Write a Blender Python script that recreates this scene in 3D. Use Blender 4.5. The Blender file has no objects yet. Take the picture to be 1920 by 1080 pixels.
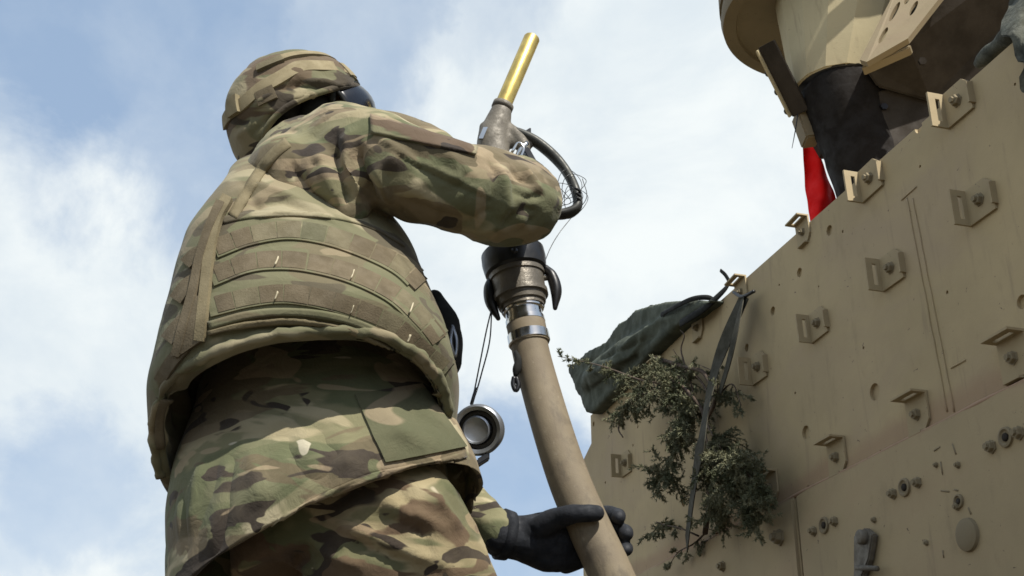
import bpy, bmesh, math, random
import numpy as np
from mathutils import Vector, Matrix, noise
from mathutils.bvhtree import BVHTree

random.seed(7)
rng = np.random.default_rng(7)
scene = bpy.context.scene
COL = scene.collection
R_ = math.radians

# ------------------------------------------------------------------ camera
F_PX = 2300.0
CAM = Vector((0, 0, 0.38))
PITCH = math.atan2(1037.0, F_PX)
cp, sp = math.cos(PITCH), math.sin(PITCH)
cam_d = bpy.data.cameras.new('camera')
cam_d.lens = 36.0 * F_PX / 1920.0
cam_d.sensor_width = 36.0
cam_d.clip_end = 3000
cam_d.clip_start = 0.05
cam = bpy.data.objects.new('camera', cam_d)
COL.objects.link(cam)
cam.location = CAM
cam.rotation_euler = (math.pi / 2 + PITCH, 0, 0)
scene.camera = cam

FW = Vector((0, cp, sp)); UPV = Vector((0, -sp, cp)); RT = Vector((1, 0, 0))


def ray(px, py):
    return FW + RT * ((px - 960) / F_PX) + UPV * ((540 - py) / F_PX)


def at(px, py, Y):
    d = ray(px, py)
    return CAM + d * (Y / d.y)


# ------------------------------------------------------------------ sun, sky
SUN_EL, SUN_AZ = 51.0, 35.0     # azimuth measured from behind the camera to the right
sdir = Vector((math.sin(R_(SUN_AZ)) * math.cos(R_(SUN_EL)), -math.cos(R_(SUN_AZ)) * math.cos(R_(SUN_EL)), math.sin(R_(SUN_EL))))
sun_d = bpy.data.lights.new('sun', 'SUN')
sun_d.energy = 5.0
sun_d.angle = R_(0.6)
sun_d.color = (1.0, 0.955, 0.87)
sun = bpy.data.objects.new('sun', sun_d)
COL.objects.link(sun)
sun.rotation_euler = sdir.to_track_quat('Z', 'Y').to_euler()
sun.location = (3, -4, 6)

world = bpy.data.worlds.new("World")
scene.world = world
world.use_nodes = True
wn, wl = world.node_tree.nodes, world.node_tree.links
wn.clear()


def N(nt, typ, **kw):
    n = nt.nodes.new(typ)
    for k, v in kw.items():
        if k == 'inp':
            for kk, vv in v.items():
                n.inputs[kk].default_value = vv
        else:
            setattr(n, k, v)
    return n


def math_n(nt, op, a, b=None, clamp=False):
    n = nt.nodes.new('ShaderNodeMath'); n.operation = op; n.use_clamp = clamp
    for i, v in enumerate((a, b)):
        if v is None:
            continue
        if isinstance(v, (int, float)):
            n.inputs[i].default_value = v
        else:
            nt.links.new(v, n.inputs[i])
    return n.outputs[0]


def mixc(nt, fac, a, b, bt='MIX'):
    n = nt.nodes.new('ShaderNodeMix'); n.data_type = 'RGBA'; n.blend_type = bt
    for i, v in ((0, fac), (6, a), (7, b)):
        if isinstance(v, (int, float)):
            n.inputs[i].default_value = v
        elif isinstance(v, (tuple, list)):
            n.inputs[i].default_value = (*v, 1) if len(v) == 3 else v
        else:
            nt.links.new(v, n.inputs[i])
    return n.outputs[2]


def maprange(nt, v, a, b, c=0.0, d=1.0, smooth=True):
    n = nt.nodes.new('ShaderNodeMapRange')
    n.interpolation_type = 'SMOOTHSTEP' if smooth else 'LINEAR'
    nt.links.new(v, n.inputs[0])
    for i, x in enumerate((a, b, c, d)):
        n.inputs[i + 1].default_value = x
    return n.outputs[0]


def noise_n(nt, vec, scale, detail=2.0, rough=0.5, dist=0.0, typ='FBM'):
    n = nt.nodes.new('ShaderNodeTexNoise')
    n.inputs['Scale'].default_value = scale
    n.inputs['Detail'].default_value = detail
    n.inputs['Roughness'].default_value = rough
    n.inputs['Distortion'].default_value = dist
    if vec is not None:
        nt.links.new(vec, n.inputs['Vector'])
    return n.outputs['Fac']


def build_world():
    nt = world.node_tree
    out = N(nt, 'ShaderNodeOutputWorld')
    bg = N(nt, 'ShaderNodeBackground')
    bg.inputs['Strength'].default_value = 0.1
    sky = N(nt, 'ShaderNodeTexSky', sky_type='NISHITA')
    sky.sun_disc = False
    sky.sun_elevation = R_(SUN_EL)
    sky.sun_rotation = math.atan2(sdir.x, sdir.y)
    sky.air_density = 1.0; sky.dust_density = 1.6; sky.ozone_density = 1.0
    tc = N(nt, 'ShaderNodeTexCoord')
    d = tc.outputs['Generated']
    # wispy cloud texture on the direction sphere
    wob = noise_n(nt, d, 3.0, 4, 0.55)
    n1 = noise_n(nt, d, 5.5, 8, 0.6, 0.3)
    n2 = noise_n(nt, d, 11.0, 6, 0.6, 0.3)

    # clear gaps: centre direction, radius
    gaps = [((300, 10), 0.19, 0.95), ((600, -10), 0.17, 0.85), ((60, 10), 0.13, 0.8), ((385, 190), 0.07, 0.5), ((820, 0), 0.12, 0.5),
            ((150, 935), 0.085, 0.75), ((20, 960), 0.075, 0.6), ((290, 880), 0.05, 0.35), ((960, 930), 0.10, 0.9), ((860, 1000), 0.06, 0.5),
            ((-500, -500), 0.3, 0.8), ((-700, 700), 0.2, 0.7)]
    total = None
    # a thickly clouded sky with gaps of blue
    for (px, py), rad, w in gaps:
        v = ray(px, py).normalized()
        dn = nt.nodes.new('ShaderNodeVectorMath'); dn.operation = 'DISTANCE'
        nt.links.new(d, dn.inputs[0]); dn.inputs[1].default_value = v
        dd = math_n(nt, 'ADD', dn.outputs['Value'], math_n(nt, 'MULTIPLY', math_n(nt, 'SUBTRACT', n1, 0.5), 0.10 + rad * 1.3))
        m = maprange(nt, dd, rad * 0.5, rad * 1.12, w, 0.0)
        total = m if total is None else math_n(nt, 'MAXIMUM', total, m)
    # the sun stands in a wide clear part of the sky, behind the camera
    dn = nt.nodes.new('ShaderNodeVectorMath'); dn.operation = 'DISTANCE'
    nt.links.new(d, dn.inputs[0]); dn.inputs[1].default_value = sdir
    dd = math_n(nt, 'ADD', dn.outputs['Value'], math_n(nt, 'MULTIPLY', math_n(nt, 'SUBTRACT', n1, 0.5), 0.6))
    total = math_n(nt, 'MAXIMUM', total, maprange(nt, dd, 0.98, 1.2, 0.95, 0.0))
    total = math_n(nt, 'ADD', total, math_n(nt, 'MULTIPLY', math_n(nt, 'SUBTRACT', n2, 0.5), 0.35), True)
    fine = maprange(nt, noise_n(nt, d, 6.0, 8, 0.55, 0.2), 0.35, 0.75, -0.05, 0.25)
    gap = math_n(nt, 'SUBTRACT', total, fine, True)
    cl_shade = noise_n(nt, d, 4.5, 8, 0.6, 0.3)
    ccol = mixc(nt, maprange(nt, cl_shade, 0.35, 0.65), (6.0, 6.65, 7.1), (7.5, 7.9, 7.9))
    skyc = mixc(nt, 1.0, sky.outputs[0], (1.0, 0.9, 0.83), 'MULTIPLY')
    # thin veil of cloud over the blue
    skyc = mixc(nt, 0.6, skyc, (3.8, 5.2, 7.2))
    col = mixc(nt, gap, ccol, skyc)
    nt.links.new(col, bg.inputs['Color'])
    nt.links.new(bg.outputs[0], out.inputs['Surface'])


build_world()
scene.view_settings.view_transform = 'Standard'
scene.view_settings.look = 'None'
scene.view_settings.gamma = 1
scene.view_settings.exposure = 0.32
scene.view_settings.use_curve_mapping = False
scene.render.engine = 'CYCLES'
scene.cycles.filter_width = 1.6
scene.render.resolution_x = 1024
scene.render.resolution_y = 576

# ------------------------------------------------------------------ materials
MAT = {}


def new_mat(name):
    m = bpy.data.materials.new(name); m.use_nodes = True
    nt = m.node_tree
    b = nt.nodes['Principled BSDF']
    MAT[name] = m
    return m, nt, b


def vec_scaled(nt, s=(1, 1, 1), loc=(0, 0, 0), rot=(0, 0, 0), coord='Object'):
    tc = N(nt, 'ShaderNodeTexCoord')
    mp = N(nt, 'ShaderNodeMapping')
    mp.inputs['Scale'].default_value = s
    mp.inputs['Location'].default_value = loc
    mp.inputs['Rotation'].default_value = rot
    nt.links.new(tc.outputs[coord], mp.inputs[0])
    return mp.outputs[0]


def bump(nt, b, h, strength, dist, prev=None):
    n = N(nt, 'ShaderNodeBump')
    n.inputs['Strength'].default_value = strength
    n.inputs['Distance'].default_value = dist
    nt.links.new(h, n.inputs['Height'])
    if prev is not None:
        nt.links.new(prev, n.inputs['Normal'])
    nt.links.new(n.outputs[0], b.inputs['Normal'])
    return n.outputs[0]


def camo(name, tint=(1, 1, 1), scale=1.0, loc=(0, 0, 0), green=0.0, mute=0.0, rot=(0, 0, 0), fold=1.0, brown=0.95):
    m, nt, b = new_mat(name)
    v = vec_scaled(nt, (4.6 * scale, 4.6 * scale, 10.5 * scale), loc, rot)
    v2 = vec_scaled(nt, (7 * scale, 7 * scale, 17 * scale), tuple(x + 3.3 for x in loc), rot)
    tan, lt = (0.245, 0.212, 0.132), (0.315, 0.278, 0.182)
    grn, olv = (0.078, 0.090, 0.047), (0.135, 0.132, 0.073)
    brn, dbr, crm = (0.102, 0.070, 0.047), (0.040, 0.032, 0.026), (0.37, 0.34, 0.26)
    pale = (0.30, 0.235, 0.155)
    c = mixc(nt, maprange(nt, noise_n(nt, v, 1.0, 2, 0.5), 0.38, 0.62), tan, lt)
    # soft gradient greens and browns
    g = maprange(nt, noise_n(nt, v, 0.85, 3, 0.5, 0.9), 0.50 - green, 0.56 - green)
    c = mixc(nt, math_n(nt, 'MULTIPLY', g, 0.85), c, olv)
    g2 = maprange(nt, noise_n(nt, v, 0.62, 3, 0.45, 0.6), 0.535 - green, 0.57 - green)
    c = mixc(nt, math_n(nt, 'MULTIPLY', g2, 0.8), c, grn)
    off = N(nt, 'ShaderNodeVectorMath', operation='ADD'); off.inputs[1].default_value = (7.7, 1.3, 4.9)
    nt.links.new(v, off.inputs[0]); w = off.outputs[0]
    br = maprange(nt, noise_n(nt, w, 0.8, 3, 0.5, 0.8), 0.53, 0.55)
    c = mixc(nt, math_n(nt, 'MULTIPLY', br, brown), c, brn)
    off2 = N(nt, 'ShaderNodeVectorMath', operation='ADD'); off2.inputs[1].default_value = (-4.1, 9.3, 2.2)
    nt.links.new(v2, off2.inputs[0]); w2 = off2.outputs[0]
    db = maprange(nt, noise_n(nt, w2, 0.8, 2, 0.5, 1.0), 0.60, 0.62)
    c = mixc(nt, db, c, dbr)
    cr = maprange(nt, noise_n(nt, v2, 0.85, 2, 0.5, 0.7), 0.725, 0.745)
    c = mixc(nt, cr, c, crm)
    pk = maprange(nt, noise_n(nt, w2, 0.6, 2, 0.5, 0.8), 0.40, 0.385)
    c = mixc(nt, math_n(nt, 'MULTIPLY', pk, 0.6), c, pale)
    if mute:
        c = mixc(nt, mute, c, (0.205, 0.178, 0.102))
    # faded, dusty cloth
    dv = vec_scaled(nt, (1, 1, 1))
    c = mixc(nt, maprange(nt, noise_n(nt, dv, 9, 5, 0.6), 0.45, 0.75, 0.0, 0.15), c, (0.25, 0.21, 0.13))
    c = mixc(nt, 1.0, c, tint, 'MULTIPLY')
    nt.links.new(c, b.inputs['Base Color'])
    b.inputs['Roughness'].default_value = 0.88
    b.inputs['Specular IOR Level'].default_value = 0.2
    b.inputs['Sheen Weight'].default_value = 0.08
    h = noise_n(nt, vec_scaled(nt, (1, 1, 1)), 24, 5, 0.6, 0.8)
    p = bump(nt, b, h, 0.42 * fold, 0.009)
    h2 = noise_n(nt, vec_scaled(nt, (1, 1, 1)), 900, 2, 0.5)
    bump(nt, b, h2, 0.25, 0.0006, p)
    return m


def plain(name, col, rough=0.6, metal=0.0, var=0.25, vscale=14, bumpd=0.0, bscale=60, col2=None, spec=0.5):
    m, nt, b = new_mat(name)
    c2 = col2 if col2 else tuple(x * (1 - var) for x in col)
    v = vec_scaled(nt)
    c = mixc(nt, maprange(nt, noise_n(nt, v, vscale, 5, 0.6), 0.3, 0.7), col, c2)
    nt.links.new(c, b.inputs['Base Color'])
    b.inputs['Metallic'].default_value = metal
    b.inputs['Specular IOR Level'].default_value = spec
    rr = maprange(nt, noise_n(nt, v, vscale * 2, 4, 0.6), 0.3, 0.7, rough * 0.8, min(1, rough * 1.25))
    nt.links.new(rr, b.inputs['Roughness'])
    if bumpd:
        bump(nt, b, noise_n(nt, v, bscale, 5, 0.6), 0.5, bumpd)
    return m


camo('camo_jacket', green=0.05, loc=(0.6, 0.2, 0.3), scale=1.25, brown=0.62, tint=(1.14, 1.13, 1.1))
camo('camo_sleeve', loc=(2.3, 5, 1.0), green=0.03, scale=1.3)
camo('camo_vest', scale=1.0, loc=(1.1, 2, 7), green=0.04, brown=0.6, mute=0.3, fold=0.7)
camo('camo_helmet', loc=(4, 1, 2), scale=1.15, tint=(0.95, 0.93, 0.9), mute=0.1)
camo('camo_trousers', scale=1.2, loc=(8, 3, 3.5), rot=(0, 0.5, 0), tint=(1.0, 0.95, 0.86))
camo('camo_green', loc=(3, 0.4, 1), green=0.16, scale=0.6, brown=0.15)
plain('webbing_tan', (0.205, 0.170, 0.100), 0.9, var=0.3, vscale=18, bumpd=0.002, bscale=300, spec=0.2)
plain('webbing_brown', (0.142, 0.114, 0.072), 0.9, var=0.3, vscale=22, bumpd=0.002, bscale=300, spec=0.2)
plain('webbing_green', (0.126, 0.120, 0.071), 0.9, var=0.3, vscale=22, bumpd=0.002, bscale=300, spec=0.2)
plain('webbing_olive', (0.166, 0.143, 0.088), 0.9, var=0.3, vscale=22, bumpd=0.002, bscale=300, spec=0.2)
plain('band_tan', (0.27, 0.225, 0.135), 0.9, var=0.25, vscale=30, bumpd=0.001, bscale=400, spec=0.2)
plain('thread_light', (0.5, 0.44, 0.3), 0.8)
plain('glove_black', (0.017, 0.019, 0.024), 0.75, var=0.35, vscale=30, bumpd=0.003, bscale=90, spec=0.3)
plain('skin', (0.22, 0.12, 0.08), 0.55, var=0.15)
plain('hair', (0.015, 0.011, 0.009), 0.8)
plain('black_plastic', (0.014, 0.014, 0.016), 0.35, var=0.3)
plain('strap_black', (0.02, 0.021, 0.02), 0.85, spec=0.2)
plain('lens', (0.004, 0.005, 0.009), 0.22, var=0.1)
plain('brass', (0.64, 0.48, 0.14), 0.38, metal=0.75, var=0.35, vscale=45, col2=(0.42, 0.31, 0.10))
plain('cast_metal', (0.175, 0.155, 0.122), 0.62, metal=0.15, var=0.4, vscale=30, bumpd=0.002, bscale=150)
plain('dark_cast', (0.17, 0.15, 0.118), 0.42, metal=0.35, var=0.4, vscale=30, bumpd=0.002, bscale=150)
plain('guard_metal', (0.055, 0.055, 0.047), 0.5, metal=0.4, var=0.35, vscale=30)
plain('black_rubber', (0.012, 0.012, 0.013), 0.4, var=0.3, vscale=30)
plain('chrome', (0.72, 0.70, 0.66), 0.16, metal=1.0, var=0.2, vscale=20)
plain('zinc', (0.36, 0.38, 0.41), 0.35, metal=0.8, var=0.25, vscale=40)
plain('wire', (0.05, 0.05, 0.05), 0.4, metal=0.7)
plain('red_cloth', (0.85, 0.010, 0.010), 0.8, var=0.2, vscale=12, spec=0.2)
plain('canvas_green', (0.098, 0.110, 0.084), 0.9, var=0.4, vscale=12, bumpd=0.008, bscale=30, spec=0.2)
plain('net_grey', (0.115, 0.118, 0.095), 0.9, var=0.6, vscale=30, bumpd=0.01, bscale=50, spec=0.2)
plain('strap_green', (0.060, 0.056, 0.040), 0.9, var=0.3, vscale=25, bumpd=0.001, bscale=300, spec=0.2)
plain('bark', (0.11, 0.075, 0.05), 0.9, var=0.5, vscale=60)
plain('twig_green', (0.10, 0.085, 0.045), 0.9, var=0.4, vscale=60)
plain('shaded_armour', (0.048, 0.040, 0.032), 0.85, var=0.35, vscale=8, bumpd=0.002, spec=0.15)  # armour tone darkened to carry the shade around the weapon station
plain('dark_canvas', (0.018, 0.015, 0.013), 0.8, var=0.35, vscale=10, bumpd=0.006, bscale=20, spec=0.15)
plain('glass_grey', (0.12, 0.13, 0.15), 0.25, metal=0.5)
plain('boot_tan', (0.20, 0.14, 0.08), 0.85)
plain('tyre', (0.02, 0.02, 0.02), 0.8)


def foliage_mat():
    m, nt, b = new_mat('juniper')
    oi = N(nt, 'ShaderNodeObjectInfo')
    v = vec_scaled(nt)
    c = mixc(nt, maprange(nt, noise_n(nt, v, 18, 3, 0.6), 0.35, 0.65), (0.10, 0.112, 0.060), (0.235, 0.225, 0.135))
    c = mixc(nt, maprange(nt, noise_n(nt, v, 170, 2, 0.6), 0.5, 0.75, 0, 0.5), c, (0.05, 0.065, 0.04))
    nt.links.new(c, b.inputs['Base Color'])
    b.inputs['Roughness'].default_value = 0.7
    b.inputs['Specular IOR Level'].default_value = 0.3


foliage_mat()


_D = Vector((-755, 2300 * cp + 1037 * sp, 0)).normalized(); _N = Vector((-_D.y, _D.x, 0))
_c = _N.dot(ray(1300, 900) * 3.6) / _N.dot(ray(1500, 930))
SEAM_H = (CAM + ray(1500, 930) * _c).z


def paint_mat(name, col=(0.45, 0.352, 0.198), dust=(0.36, 0.275, 0.18), amt=1.0, fresh=False):
    m, nt, b = new_mat(name)
    v = vec_scaled(nt)
    c = mixc(nt, maprange(nt, noise_n(nt, v, 2.4, 6, 0.6), 0.3, 0.7), col, tuple(x * 0.80 for x in col))
    # reddish dust in drifting patches, grime, chips
    c = mixc(nt, maprange(nt, noise_n(nt, vec_scaled(nt, (1, 1, 2.2), (3, 1, 5)), 1.9, 6, 0.62, 0.6), 0.44, 0.72, 0, 0.62 * amt), c, dust)
    c = mixc(nt, maprange(nt, noise_n(nt, vec_scaled(nt, (1, 1, 0.35)), 26, 5, 0.65), 0.55, 0.78, 0, 0.35 * amt), c, tuple(x * 0.55 for x in col))
    # ochre dust caught along the joint of the two rows of plates
    sx = N(nt, 'ShaderNodeSeparateXYZ'); nt.links.new(v, sx.inputs[0])
    hz = math_n(nt, 'SUBTRACT', sx.outputs[2], SEAM_H)
    hz = math_n(nt, 'ADD', hz, math_n(nt, 'MULTIPLY', math_n(nt, 'SUBTRACT', noise_n(nt, v, 4.5, 5, 0.6), 0.5), 0.09))
    band = math_n(nt, 'MULTIPLY', maprange(nt, hz, -0.008, 0.006), maprange(nt, hz, 0.07, 0.025))
    c = mixc(nt, math_n(nt, 'MULTIPLY', band, 0.6), c, (0.31, 0.20, 0.125))
    streak = maprange(nt, noise_n(nt, vec_scaled(nt, (1, 1, 0.12), (2, 2, 2)), 34, 4, 0.6), 0.58, 0.72, 0, 0.30)
    c = mixc(nt, streak, c, (0.20, 0.15, 0.10))
    chips = maprange(nt, noise_n(nt, v, 60, 4, 0.65, 0.6), 0.69, 0.71)
    c = mixc(nt, math_n(nt, 'MULTIPLY', chips, 0.8 * amt), c, (0.085, 0.06, 0.045))
    nt.links.new(c, b.inputs['Base Color'])
    b.inputs['Roughness'].default_value = 0.72
    b.inputs['Specular IOR Level'].default_value = 0.3
    p = bump(nt, b, noise_n(nt, v, 7, 4, 0.5), 0.25, 0.012)
    bump(nt, b, noise_n(nt, v, 240, 3, 0.5), 0.35, 0.0008, p)


paint_mat('tan_armour')
paint_mat('tan_armour_lower', (0.385, 0.305, 0.178), (0.37, 0.27, 0.165), 1.0)
paint_mat('dust_ridge', (0.38, 0.255, 0.17), (0.40, 0.25, 0.17), 0.8)
paint_mat('tan_clean', (0.50, 0.43, 0.265), (0.42, 0.34, 0.21), 0.4)
paint_mat('tan_bracket', (0.235, 0.19, 0.115), (0.22, 0.165, 0.105), 1.0)


def hose_mat():
    m, nt, b = new_mat('hose_cover')
    v = vec_scaled(nt)
    c = mixc(nt, maprange(nt, noise_n(nt, v, 12, 6, 0.6), 0.3, 0.7), (0.20, 0.162, 0.105), (0.155, 0.122, 0.08))
    c = mixc(nt, maprange(nt, noise_n(nt, v, 40, 4, 0.6), 0.62, 0.75, 0, 0.6), c, (0.30, 0.255, 0.185))
    c = mixc(nt, maprange(nt, noise_n(nt, vec_scaled(nt, (1, 1, 0.5), (4, 4, 4)), 16, 7, 0.7, 0.6), 0.53, 0.68, 0, 0.6), c, (0.085, 0.068, 0.048))
    nt.links.new(c, b.inputs['Base Color'])
    b.inputs['Roughness'].default_value = 0.75
    bump(nt, b, noise_n(nt, v, 300, 3, 0.6), 0.4, 0.001)


hose_mat()


def ground_mat():
    m, nt, b = new_mat('dirt')
    v = vec_scaled(nt)
    c = mixc(nt, maprange(nt, noise_n(nt, v, 0.5, 8, 0.6), 0.3, 0.7), (0.085, 0.07, 0.05), (0.055, 0.046, 0.034))
    nt.links.new(c, b.inputs['Base Color'])
    b.inputs['Roughness'].default_value = 0.95
    bump(nt, b, noise_n(nt, v, 12, 8, 0.6), 0.6, 0.03)


ground_mat()


# ------------------------------------------------------------------ object helpers
def mesh_obj(name, verts, faces, mat, parent=None, smooth=True, kind=None):
    me = bpy.data.meshes.new(name)
    me.from_pydata([tuple(v) for v in verts], [], faces)
    me.validate()
    me.update()
    o = bpy.data.objects.new(name, me)
    COL.objects.link(o)
    me.materials.append(MAT[mat])
    if smooth:
        me.polygons.foreach_set('use_smooth', [True] * len(me.polygons))
    if parent is not None:
        set_parent(o, parent)
    if kind:
        o['kind'] = kind
    return o


def root_of_matrix(p):
    M = Matrix.Translation(p.location) @ p.rotation_euler.to_matrix().to_4x4()
    if p.parent is not None:
        M = root_of_matrix(p.parent) @ p.matrix_parent_inverse @ M
    return M


def set_parent(o, p):
    o.parent = p
    o.matrix_parent_inverse = root_of_matrix(p).inverted()


def thing(name, label, cat, loc, group=None):
    o = bpy.data.objects.new(name, None)
    COL.objects.link(o)
    o.location = loc
    o.empty_display_size = 0.1
    o['label'] = label; o['category'] = cat
    if group:
        o['group'] = group
    return o


def tag(o, label, cat, group=None):
    o['label'] = label; o['category'] = cat
    if group:
        o['group'] = group
    return o


class Geo:
    def __init__(s):
        s.v = []; s.f = []

    def add(s, v, f):
        k = len(s.v)
        s.v += [Vector(x) for x in v]
        s.f += [tuple(i + k for i in q) for q in f]
        return s

    def obj(s, name, mat, parent=None, smooth=True, kind=None):
        return mesh_obj(name, s.v, s.f, mat, parent, smooth, kind)


def catmull(P, n):
    """P: list of np arrays; returns n samples along uniform parameter."""
    P = np.array(P, float)
    m = len(P)
    out = []
    for k in range(n):
        t = k / (n - 1) * (m - 1)
        i = min(int(t), m - 2); u = t - i
        p1, p2 = P[i], P[i + 1]
        p0 = P[i - 1] if i > 0 else 2 * p1 - p2
        p3 = P[i + 2] if i + 2 < m else 2 * p2 - p1
        out.append(0.5 * ((2 * p1) + (-p0 + p2) * u + (2 * p0 - 5 * p1 + 4 * p2 - p3) * u * u + (-p0 + 3 * p1 - 3 * p2 + p3) * u ** 3))
    return np.array(out)


def grid_faces(nr, nu, closed=True, off=0):
    f = []
    for i in range(nr - 1):
        for j in range(nu if closed else nu - 1):
            j2 = (j + 1) % nu
            f.append((off + i * nu + j, off + i * nu + j2, off + (i + 1) * nu + j2, off + (i + 1) * nu + j))
    return f


def tube(points, radii, segs=16, samples=None, squash=None, caps=True, rnd=False):
    """smooth tapered tube; squash=(vector, factor) flattens along a direction."""
    pts = [np.array(p, float) for p in points]
    if samples:
        A = catmull([np.append(p, r) for p, r in zip(pts, radii)], samples)
    else:
        A = np.array([np.append(p, r) for p, r in zip(pts, radii)])
    P, Rr = A[:, :3], np.maximum(A[:, 3], 1e-5)
    n = len(P)
    if rnd:   # rounded ends
        d0 = P[0] - P[1]; d0 /= np.linalg.norm(d0)
        d1 = P[-1] - P[-2]; d1 /= np.linalg.norm(d1)
        pre = [(P[0] + d0 * Rr[0] * math.sin(a), Rr[0] * math.cos(a)) for a in (1.45, 1.1, 0.7, 0.35)]
        post = [(P[-1] + d1 * Rr[-1] * math.sin(a), Rr[-1] * math.cos(a)) for a in (0.35, 0.7, 1.1, 1.45)]
        P = np.array([p for p, r in pre] + list(P) + [p for p, r in post])
        Rr = np.array([r for p, r in pre] + list(Rr) + [r for p, r in post])
        n = len(P)
    T = np.gradient(P, axis=0)
    T /= np.linalg.norm(T, axis=1)[:, None]
    ref = np.array([0, 0, 1.0]) if abs(T[0][2]) < 0.9 else np.array([1.0, 0, 0])
    nrm = np.cross(T[0], ref); nrm /= np.linalg.norm(nrm)
    V = []
    for i in range(n):
        nrm = nrm - T[i] * np.dot(nrm, T[i]); nrm /= np.linalg.norm(nrm)
        bi = np.cross(T[i], nrm)
        for j in range(segs):
            a = 2 * math.pi * j / segs
            off = (nrm * math.cos(a) + bi * math.sin(a)) * Rr[i]
            if squash is not None:
                d, k = squash
                d = np.array(d, float); d /= np.linalg.norm(d)
                off = off - d * np.dot(off, d) * (1 - k)
            V.append(P[i] + off)
    F = grid_faces(n, segs)
    if caps:
        F.append(tuple(range(segs))[::-1])
        F.append(tuple((n - 1) * segs + j for j in range(segs)))
    return V, F


def lathe(origin, axis, prof, segs=32, ref=None):
    """prof: list of (distance along axis, radius)."""
    ax = Vector(axis).normalized()
    rf = Vector(ref) if ref else (Vector((0, 0, 1)) if abs(ax.z) < 0.9 else Vector((1, 0, 0)))
    x = ax.cross(rf).normalized(); y = ax.cross(x)
    V = []
    for h, r in prof:
        for j in range(segs):
            a = 2 * math.pi * j / segs
            V.append(Vector(origin) + ax * h + (x * math.cos(a) + y * math.sin(a)) * r)
    F = grid_faces(len(prof), segs)
    if prof[0][1] > 1e-6:
        F.append(tuple(range(segs))[::-1])
    if prof[-1][1] > 1e-6:
        F.append(tuple((len(prof) - 1) * segs + j for j in range(segs)))
    return V, F


def box(c, ax, ay, az):
    """box from centre and three half vectors."""
    c, ax, ay, az = map(Vector, (c, ax, ay, az))
    V = [c + sx * ax + sy * ay + sz * az for sx in (-1, 1) for sy in (-1, 1) for sz in (-1, 1)]
    F = [(0, 1, 3, 2), (4, 6, 7, 5), (0, 4, 5, 1), (2, 3, 7, 6), (0, 2, 6, 4), (1, 5, 7, 3)]
    return V, F


def prism(poly, off):
    """extrude polygon (3-D points) by vector off."""
    n = len(poly)
    V = [Vector(p) for p in poly] + [Vector(p) + Vector(off) for p in poly]
    F = [tuple(range(n))[::-1], tuple(range(n, 2 * n))] + [(i, (i + 1) % n, n + (i + 1) % n, n + i) for i in range(n)]
    return V, F


def fix_normals(o):
    bm = bmesh.new(); bm.from_mesh(o.data)
    bmesh.ops.recalc_face_normals(bm, faces=bm.faces)
    bm.to_mesh(o.data); bm.free()
    return o


def bevel(o, w, seg=2, smooth=True):
    bm = bmesh.new(); bm.from_mesh(o.data)
    bmesh.ops.recalc_face_normals(bm, faces=bm.faces)
    es = [e for e in bm.edges if len(e.link_faces) == 2 and e.calc_face_angle(0) > 0.5]
    bmesh.ops.bevel(bm, geom=es, offset=w, segments=seg, affect='EDGES', clamp_overlap=True)
    for f in bm.faces:
        f.smooth = False
    bm.to_mesh(o.data); bm.free()
    return o


def sharp(o, ang=35):
    """smooth shading with hard edges kept"""
    o.data.polygons.foreach_set('use_smooth', [True] * len(o.data.polygons))
    bm = bmesh.new(); bm.from_mesh(o.data)
    bmesh.ops.recalc_face_normals(bm, faces=bm.faces)
    for e in bm.edges:
        if len(e.link_faces) == 2 and e.calc_face_angle(0) > R_(ang):
            e.smooth = False
    bm.to_mesh(o.data); bm.free()
    return o


def voxel(parts, size, smooth_it=6, factor=0.5):
    """fuse overlapping closed shapes to one continuous surface."""
    g = Geo()
    for v, f in parts:
        g.add(v, f)
    me = bpy.data.meshes.new('tmp'); me.from_pydata([tuple(v) for v in g.v], [], g.f); me.update()
    bm = bmesh.new(); bm.from_mesh(me); bmesh.ops.recalc_face_normals(bm, faces=bm.faces); bm.to_mesh(me); bm.free()
    o = bpy.data.objects.new('tmp', me); COL.objects.link(o)
    r = o.modifiers.new('r', 'REMESH'); r.mode = 'VOXEL'; r.voxel_size = size
    if smooth_it:
        s = o.modifiers.new('s', 'SMOOTH'); s.factor = factor; s.iterations = smooth_it
    dg = bpy.context.evaluated_depsgraph_get()
    ev = o.evaluated_get(dg)
    m2 = ev.to_mesh()
    nv = len(m2.vertices)
    co = np.empty(nv * 3); m2.vertices.foreach_get('co', co); co = co.reshape(-1, 3)
    fc = [tuple(p.vertices) for p in m2.polygons]
    ev.to_mesh_clear()
    bpy.data.objects.remove(o, do_unlink=True)
    bpy.data.meshes.remove(me)
    return co, fc


def vnormals(co, fc):
    me = bpy.data.meshes.new('t'); me.from_pydata([tuple(c) for c in co], [], fc); me.update()
    n = np.empty(len(co) * 3)
    me.vertices.foreach_get('normal', n)
    bpy.data.meshes.remove(me)
    return n.reshape(-1, 3)


def cast(bvh, px, py):
    d = ray(px, py).normalized()
    h = bvh.ray_cast(CAM, d)
    return (h[0], h[1]) if h[0] is not None else (None, None)


def bvh_of(co, fc):
    return BVHTree.FromPolygons([Vector(c) for c in co], fc)


def bvh_obj(o):
    M = o.matrix_basis if o.parent is None else Matrix.Identity(4)
    return BVHTree.FromPolygons([v.co.copy() for v in o.data.vertices], [tuple(p.vertices) for p in o.data.polygons])


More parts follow.
